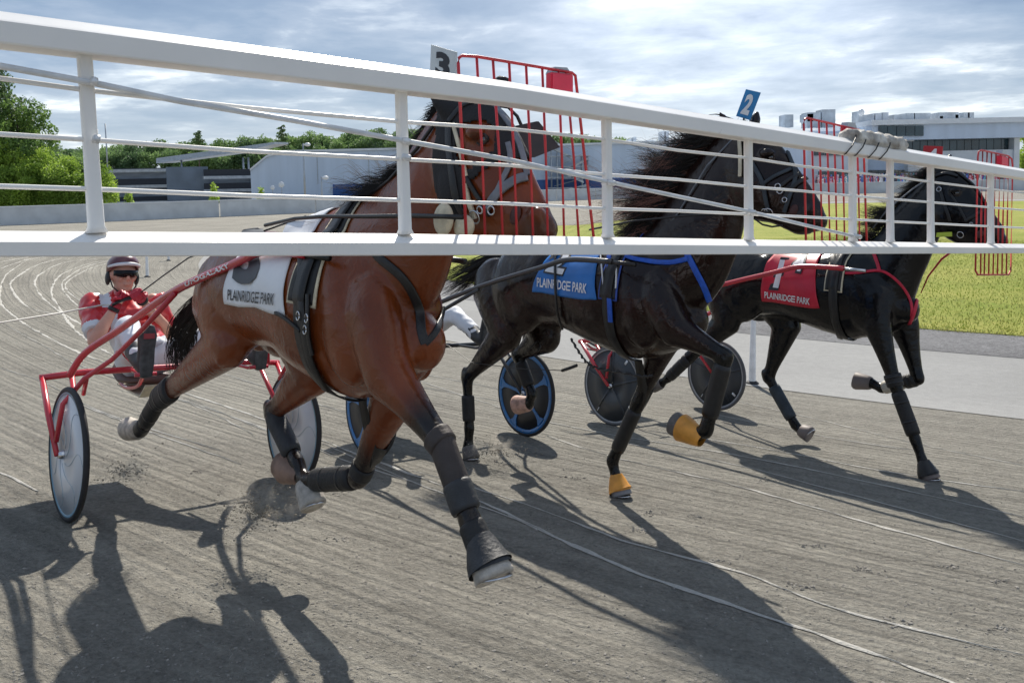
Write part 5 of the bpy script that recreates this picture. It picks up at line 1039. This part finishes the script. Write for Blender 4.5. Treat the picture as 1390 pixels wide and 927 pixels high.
# ================================================================ DRIVERS
SKIN = mat('skin', (.58, .30, .22), .5, 0, .12, 12, .1, 90); SILKR = mat('red_silk', (.58, .015, .02), .32, 0, .1, 5, .25, 18, coat=.3); SILKW = mat('white_silk', (.70, .71, .74), .5, 0, .08, 5, .3, 16); PANTS = mat('white_trousers', (.70, .71, .75), .65, 0, .08, 5, .4, 14); BOOT = mat('black_boot', (.03, .032, .036), .45, 0, .2, 20); GLOVE = mat('red_glove', (.42, .01, .03), .5)
def driver(k, label, top, glove, full=True):
    root = empty('person', fmat(k)); tag(root, label, 'person', 'harness drivers seated in the sulkies'); hy = -.10 if k == 3 else 0
    def pr(nm, me, m, par=root, smooth=True, lab=None):
        if not isinstance(me, bpy.types.Mesh): me = tomesh(recalc(me))
        o = link(nm, me, m, par, smooth)
        if lab: o['label'] = lab
        return o
    A = lambda *p: np.array(p, float)
    yf = lambda s: .41 if (k == 3 and s == 1) else s*.28
    knee = lambda s: A(-.34, .39, .93) if (k == 3 and s == 1) else A(-.42, s*.26, .98)
    if k == 3: hd = Lp(3, 168, 374, -.10); shR, shL = Lp(3, 122, 414, -.27)+A(.07, 0, 0), Lp(3, 208, 408, .10); elR = Lp(3, 126, 462, -.34)+A(.03, 0, 0); haR = Lp(3, 158, 414, -.22); haL = Lp(3, 190, 404, -.10); elL = shL+A(.02, .12, -.24)
    else: hd = A(-1.03, 0, 1.30); shR, shL = A(-1.14, -.2, 1.10), A(-1.14, .2, 1.10); elR, elL = A(-.98, -.3, .86), A(-.98, .3, .86); haR, haL = A(-.75, -.10, 1.02), A(-.75, .10, 1.02)
    nk = (shR+shL)/2+A(.02, 0, .07); hip = A(-.80, -.02 if k == 3 else 0, .74); ch = (shR+shL)/2*.62+hip*.38+A(0, 0, .02)
    # one continuous body
    bm = bmesh.new()
    ell(bm, hd+A(-.02, 0, .02), (.092, .078, .11)); ell(bm, hd+A(.02, 0, -.045), (.062, .057, .072)); ell(bm, hd+A(.055, 0, -.088), (.028, .03, .022)); ell(bm, hd+A(.088, 0, -.012), (.018, .013, .024)); ell(bm, hd+A(.077, 0, -.055), (.016, .026, .013)); ell(bm, hd+A(.055, 0, .03), (.035, .06, .022))
    for s in (-1, 1): ell(bm, hd+A(-.015, s*.08, -.005), (.02, .012, .032)); ell(bm, hd+A(.055, s*.036, -.02), (.025, .022, .022))
    loft(bm, [(nk-A(.02, 0, .05), .065, .065), (hd-A(.02, 0, .08), .056, .056)], (0, 1, 0), 16, round_ends=True)
    loft(bm, [(hip, .14, .10), (ch, .135, .09), ((shR+shL)/2, .13, .08)], (0, 1, 0), 18, round_ends=True)
    for S_, E_, H_, s in ((shR, elR, haR, -1), (shL, elL, haL, 1)):
        loft(bm, [(S_, .052), (S_+(E_-S_)*.5, .046), (E_, .040)], (0, 1, 0), 14, round_ends=True); loft(bm, [(E_, .042), (E_+(H_-E_)*.3, .043), (E_+(H_-E_)*.85, .027), (H_, .028)], (0, 1, 0), 14, round_ends=True)
        d = (H_-E_)/np.linalg.norm(H_-E_); c = H_+d*.045; ell(bm, c, (.035, .022, .04))
    for s in (-1, 1): loft(bm, [(hip+A(.02, s*.09, -.02), .07), (knee(s), .052), ], (0, 0, 1), 12, round_ends=True); loft(bm, [(knee(s), .05), (A(-.04, yf(s), .82), .035)], (0, 0, 1), 12, round_ends=True)
    pr('body', remesh(bm, .0075, 3), SKIN)
    bm = bmesh.new(); tube(bm, [hd+A(.083, y, -.056) for y in (-.022, 0, .022)], [.002, .0035, .002], 6); pr('mouth', bm, mat('lips', (.42, .14, .12), .5))
    # silks
    bm = bmesh.new(); mid = (shR+shL)/2
    loft(bm, [(hip+A(.02, 0, .02), .175, .135), (hip*.5+ch*.5, .17, .13), (ch, .185, .13), (mid-A(0, 0, .03), .20, .115), (mid+A(0, 0, .035), .15, .09), (nk+A(0, 0, -.01), .075, .075)], (0, 1, 0), 24)
    for S_, E_, s in ((shR, elR, -1), (shL, elL, 1)):
        d = E_-S_; loft(bm, [(S_-d*.1, .085), (S_+d*.2, .082), (S_+d*.55, .072), (S_+d*.80, .068)], (0, 1, 0), 18, round_ends=False)
    me = remesh(bm, .010, 4)
    co = np.array([v.co[:] for v in me.vertices]); zc = hip[2]; 
    for i, v in enumerate(me.vertices): q = noise.noise(Vector(co[i]*10))*.011+noise.noise(Vector(co[i]*24))*.006; v.co += v.normal*q
    jk = pr('jacket', me, [top, SILKW], lab='red and white silks' if k == 3 else None)
    # white yoke panel, sleeve ends and lower body
    for p in me.polygons:
        c = np.array(p.center[:]); tR = ((c-shR)@(elR-shR))/((elR-shR)@(elR-shR)); dR = np.linalg.norm(c-(shR+(elR-shR)*np.clip(tR, 0, 1)))
        arm = dR < .10 and tR > .25; w = False
        if arm: w = tR > .66
        else:
            low = (c[2]-hip[2])/(mid[2]-hip[2]); lat = (c[1]-mid[1]); w = low < .42+ .25*max(0, -lat*2) or (abs(lat+.13) < .035 and low > .4)
        if k == 3 and w: p.material_index = 1
    bm = bmesh.new(); loft(bm, [(nk+A(0, 0, -.025), .078, .078), (nk+A(.004, 0, .02), .066, .068)], (0, 1, 0), 20); pr('collar', bm, top, jk)
    if k == 3:
        # diamond badge on the sleeve
        c = shR+(elR-shR)*.42; out = A(.75, -.62, .1); out /= np.linalg.norm(out); t = (elR-shR); t /= np.linalg.norm(t); s_ = np.cross(out, t); bm = bmesh.new(); prism(bm, [c+out*.083+t*.045, c+out*.079+s_*.030, c+out*.083-t*.045, c+out*.079-s_*.030], out*-.01, out*.003); pr('badge', bm, SILKW, jk, False)
        def fb(a, b): return c+out*.0875+t*(.5-b)*.04+s_*(.5-a)*-.032
        link('lettering', tomesh(map_text('0', fb, .03, 0)), SILKR, jk, False)
    # trousers
    bm = bmesh.new(); ell(bm, hip+A(-.02, 0, -.02), (.15, .175, .12))
    for s in (-1, 1):
        kn = knee(s)+A(.02, 0, .01); loft(bm, [(hip+A(.02, s*.09, -.01), .10, .10), (hip*.5+kn*.5+A(0, s*.03, 0), .092, .09), (kn, .073, .073)], (0, 0, 1), 18, round_ends=True); loft(bm, [(kn, .072), (kn*.5+A(-.055, yf(s)*.5, .425), .066), (A(-.11, yf(s), .85), .055)], (0, 0, 1), 18, round_ends=True)
    me = remesh(bm, .010, 4)
    for v in me.vertices: q = noise.noise(v.co*9)*.011+noise.noise(v.co*22)*.006; v.co += v.normal*q
    tr = pr('trousers', me, PANTS)
    if k == 3:
        tv = BVHTree.FromPolygons([v.co[:] for v in me.vertices], [p.vertices[:] for p in me.polygons]); O, u_, v_, n_ = FR[k]; Rm = np.array([u_, v_, n_]); el_ = toL(k, EYE)
        for pts, m in ((((140, 488), (152, 481), (164, 474)), SILKR), (((141, 492), (154, 485), (166, 477)), INK), (((164, 474), (168, 482), (176, 490)), SILKR)):
            bm = bmesh.new(); q = []
            for px, py in spline(pts, 8):
                d = Rm@ray(px, py); r_ = tv.ray_cast(V(el_), V(d).normalized())
                if r_[0] is not None: q.append(np.array(r_[0]))
            if len(q) > 2: tube(bm, q, .006, 6); pr('piping', bm, m, tr)
    for s in (-1, 1):                                               # boots, soles towards the camera
        b0 = A(.0, yf(s), .79); bm = bmesh.new()
        loft(bm, [(A(-.17, yf(s), .875), .062, .062), (A(-.08, yf(s), .83), .055, .055), (A(-.03, yf(s), .81), .05, .055)], (0, 1, 0), 16, round_ends=True)
        loft(bm, [(A(-.01, yf(s), .765), .036, .035), (A(-.012, yf(s), .83), .040, .042), (A(-.0, yf(s), .90), .043, .036), (A(.018, (yf(s)+s*.005), .98), .050, .030), (A(.03, (yf(s)+s*.005), 1.03), .034, .022)], (0, 1, 0), 18, round_ends=True)
        bt = pr('boot', remesh(bm, .009, 3), BOOT); bm = bmesh.new()
        loft(bm, [(A(.030, yf(s), .75), .034, .008), (A(.030, yf(s), .82), .042, .009), (A(.036, yf(s), .90), .040, .009), (A(.044, (yf(s)+s*.005), .98), .052, .009), (A(.048, (yf(s)+s*.005), 1.035), .034, .008)], (0, 1, 0), 18, round_ends=True, power=.8); pr('sole', bm, mat('boot_sole', (.07, .075, .08), .6, 0, .4, 30, .4), bt)
        if k == 3: bm = bmesh.new(); box(bm, (.046, yf(s)-.03, .965), (.056, yf(s)+.03, .995)); pr('boot_label', bm, mat('boot_label_red', (.35, .06, .07), .6), bt, False)
    # gloves with five fingers closed round the lines
    for H_, E_, s in ((haR, elR, -1), (haL, elL, 1)):
        d = (H_-E_)/np.linalg.norm(H_-E_); side = A(0, 1, 0)*s-d*(A(0, 1, 0)@d)*s; side /= np.linalg.norm(side); up = np.cross(d, side); up = up if up[2] > 0 else -up; inn = A(.9, -s*.3, 0); inn -= d*(inn@d); inn /= np.linalg.norm(inn); kn_ax = np.cross(d, inn)
        bm = bmesh.new(); loft(bm, [(H_-d*.035, .034, .034), (H_+d*.005, .033, .032)], tuple(kn_ax), 14, round_ends=True); loft(bm, [(H_, .030, .024), (H_+d*.035, .040, .024), (H_+d*.075, .042, .020)], tuple(kn_ax), 14, round_ends=True)
        for f_, ln in zip((-1.5, -.5, .5, 1.5), (.9, 1.0, .97, .8)):
            b_ = H_+d*.072+kn_ax*f_*.0205; tube(bm, [b_, b_+(d*.022+inn*.018)*ln, b_+(d*.010+inn*.045)*ln, b_+(-d*.018+inn*.050)*ln, b_+(-d*.030+inn*.034)*ln], [.0105, .0105, .0100, .0095, .008], 8)
        sg = -1 if kn_ax[2] < 0 else 1; b_ = H_+d*.02+kn_ax*sg*.030; tube(bm, [b_, b_+kn_ax*sg*.018+inn*.022+d*.012, b_+kn_ax*sg*.010+inn*.046+d*.022, b_+inn*.058+d*.030], [.013, .012, .0105, .008], 8)
        gl_ = pr('glove', remesh(bm, .0045, 2), glove); bm = bmesh.new(); loft(bm, [(H_-d*.045, .037, .037), (H_-d*.02, .036, .036)], tuple(kn_ax), 16); pr('cuff', bm, LEATHER, gl_)
    # helmet and dark glasses
    bm = bmesh.new(); n = 28; rings = []
    for j in range(11):
        ph = math.pi/2*(1-j/10)*1.0-.16*(j/10); ring = []
        for i in range(n):
            a = 2*math.pi*i/n; drop = -.05*max(0, -math.cos(a))-.028*abs(math.sin(a))**2 if j == 10 else 0
            ring.append(bm.verts.new(V(hd+A(-.030, 0, .062)+A(.118*math.cos(ph)*math.cos(a), .100*math.cos(ph)*math.sin(a), .085*math.sin(ph)+drop+.030*math.cos(a)*(j/10)))))
        rings.append(ring)
    for a_, b_ in zip(rings, rings[1:]):
        for i in range(n): bm.faces.new((a_[i], a_[(i+1) % n], b_[(i+1) % n], b_[i]))
    bmesh.ops.remove_doubles(bm, verts=bm.verts, dist=.0005); bmesh.ops.recalc_face_normals(bm, faces=bm.faces); bmesh.ops.solidify(bm, geom=bm.faces[:], thickness=.006)
    hm = pr('helmet', bm, [mat('helmet_maroon', (.11, .018, .03), .3, coat=.5)])
    bm = bmesh.new(); tube(bm, [hd+A(-.030, 0, .064)+A(.120*math.cos(a), .102*math.sin(a), -.014+.032*math.cos(a)) for a in np.linspace(-1.35, 1.35, 16)], [.006+.006*math.cos(a) for a in np.linspace(-1.35, 1.35, 16)], 8); pr('helmet_rim', bm, SILKW, hm)
    for s in (-1, 1): bm = bmesh.new(); ell(bm, hd+A(-.03, s*.092, -.02), (.032, .016, .048)); pr('ear_pad', bm, LEATHER, hm); bm = bmesh.new(); tube(bm, [hd+A(.0, s*.088, -.02), hd+A(.02, s*.074, -.075), hd+A(.045, s*.03, -.118), hd+A(.045, 0, -.122)], .005, 6); pr('chin_strap', bm, LEATHER, hm)
    bm = bmesh.new(); rows = []
    for t in np.linspace(-1.25, 1.25, 18):
        up_ = .024-.006*abs(t)/1.25; dn = -.028+.010*abs(t)/1.25+(.014*math.exp(-(t/.16)**2)); c = hd+A(.010, 0, .018); rows.append([bm.verts.new(V(c+A(.086*math.cos(t)+o_, (.078+o_)*math.sin(t), z))) for z, o_ in ((dn, 0), (up_, 0), (up_, .005), (dn, .005))])
    for a_, b_ in zip(rows, rows[1:]):
        for i in range(4): bm.faces.new((a_[i], a_[(i+1) % 4], b_[(i+1) % 4], b_[i]))
    bm.faces.new(rows[0]); bm.faces.new(rows[-1][::-1])
    pr('sunglasses', bm, mat('dark_lens', (.004, .004, .006), .22, spec=.25))
    return root, haR, haL
d3 = driver(3, 'driver in red and white silks with dark glasses and red gloves in the left sulky', SILKR, GLOVE)
d2 = driver(2, 'driver in white trousers and dark boots mostly hidden behind the bay horse chest', mat('navy_silk', (.03, .05, .18), .4, 0, .1, 5, .25, 18), LEATHER)
# driving lines and whip of the near driver
def line(nm, pts, r, m, label, cat, k=3):
    o0 = pts[0]; bm = bmesh.new(); tube(bm, [p-o0 for p in pts], r, 7); me = tomesh(bm); o = link(nm, me, m); mm = fmat(k) @ Matrix.Translation(V(o0)); o.matrix_world = mm; return tag(o, label, cat)
haR, haL = d3[1], d3[2]
line('driving_line', [haR+np.array([.03, 0, .03]), Lp(3, 190, 398, -.12), Lp(3, 222, 374, -.14), Lp(3, 256, 350, -.14), np.array([1.6, -.16, 1.66])], .0045, LEATHER, 'black driving line running from the red glove up toward the bay horse back', 'rein')
line('whip', [haR+np.array([.04, .03, .03]), haR+np.array([.0, -.02, .0]), Lp(3, 140, 414, -.25), Lp(3, 75, 426, -.55), Lp(3, 0, 438, -.95), Lp(3, -60, 449, -1.2)], [.007, .007, .0055, .005, .004, .003], mat('whip_cane', (.62, .60, .55), .5), 'long pale whip held by the near driver pointing out of the left edge', 'whip')
line('hand_hold', [haR+np.array([.02, -.03, .0]), haR+np.array([.05, .01, .03]), haL+np.array([.04, 0, .02])], .010, LEATHER, 'black hand hold loop joining the two gloves of the near driver', 'hand hold')
# dirt kicked up by hooves
def kick(px, py, y, k, n, spread, nm_lab):
    P_, S_ = [], []
    c = l2w(k, Lp(k, px, py, y))
    for _ in range(n): q = c+rng.normal(0, 1, 3)*np.array(spread)*(rng.random()**.5); q[2] = max(q[2], gz(q[0], q[1])+.003); P_.append(q); S_.append(.0011+.0045*rng.random()**3)
    scatter('flying_dirt', P_, S_, mat('flying_soil', (.30, .27, .22), .95, 0, .4, 20), nm_lab, 'dirt', .9)
kick(352, 690, -.1, 3, 1500, (.10, .10, .07), 'spray of dirt thrown up beside the lifted hooves of the bay horse')
kick(170, 640, -.3, 3, 420, (.13, .13, .06), 'small clods flying off behind the rear hoof of the bay horse')
kick(672, 612, -.12, 2, 800, (.16, .16, .035), 'dirt thrown up by the rear hoof of the number 2 horse')

# fine dust hanging round the lifted hooves
def dust(px, py, y, k, r, dens, label):
    c = l2w(k, Lp(k, px, py, y)); bm = bmesh.new(); ell(bm, (0, 0, 0), r, None, 20); m = bpy.data.materials.new('dust_air'); m.use_nodes = True; t = m.node_tree; n = t.nodes; n.remove(n['Principled BSDF']); v = n.new('ShaderNodeVolumePrincipled'); v.inputs['Color'].default_value = (.96, .88, .76, 1)
    co = n.new('ShaderNodeTexCoord'); no_ = n.new('ShaderNodeTexNoise'); no_.inputs['Scale'].default_value = 16; no_.inputs['Detail'].default_value = 5; t.links.new(co.outputs['Object'], no_.inputs['Vector'])
    ln = n.new('ShaderNodeVectorMath'); ln.operation = 'LENGTH'; dv = n.new('ShaderNodeVectorMath'); dv.operation = 'DIVIDE'; dv.inputs[1].default_value = r; t.links.new(co.outputs['Object'], dv.inputs[0]); t.links.new(dv.outputs[0], ln.inputs[0])
    mr = n.new('ShaderNodeMapRange'); mr.inputs['From Min'].default_value = 1; mr.inputs['From Max'].default_value = .2; t.links.new(ln.outputs['Value'], mr.inputs['Value'])
    m2 = n.new('ShaderNodeMapRange'); m2.inputs['From Min'].default_value = .48; m2.inputs['From Max'].default_value = .68; t.links.new(no_.outputs['Fac'], m2.inputs['Value'])
    mu = n.new('ShaderNodeMath'); mu.operation = 'MULTIPLY'; t.links.new(mr.outputs[0], mu.inputs[0]); t.links.new(m2.outputs[0], mu.inputs[1]); m3 = n.new('ShaderNodeMath'); m3.operation = 'MULTIPLY'; m3.inputs[1].default_value = dens; t.links.new(mu.outputs[0], m3.inputs[0]); t.links.new(m3.outputs[0], v.inputs['Density']); t.links.new(v.outputs[0], n['Material Output'].inputs['Volume'])
    o = part('dust', bm, m); o.location = V(c); tag(o, label, 'dust', kind='stuff')
dust(358, 682, -.1, 3, (.22, .16, .15), 13, 'puff of pale dust hanging beside the lifted hooves of the bay horse')
dust(172, 640, -.3, 3, (.17, .13, .10), 9, 'faint dust behind the rear hoof of the bay horse')
dust(670, 606, -.12, 2, (.22, .16, .07), 10, 'low dust around the rear hoof of the number 2 horse')
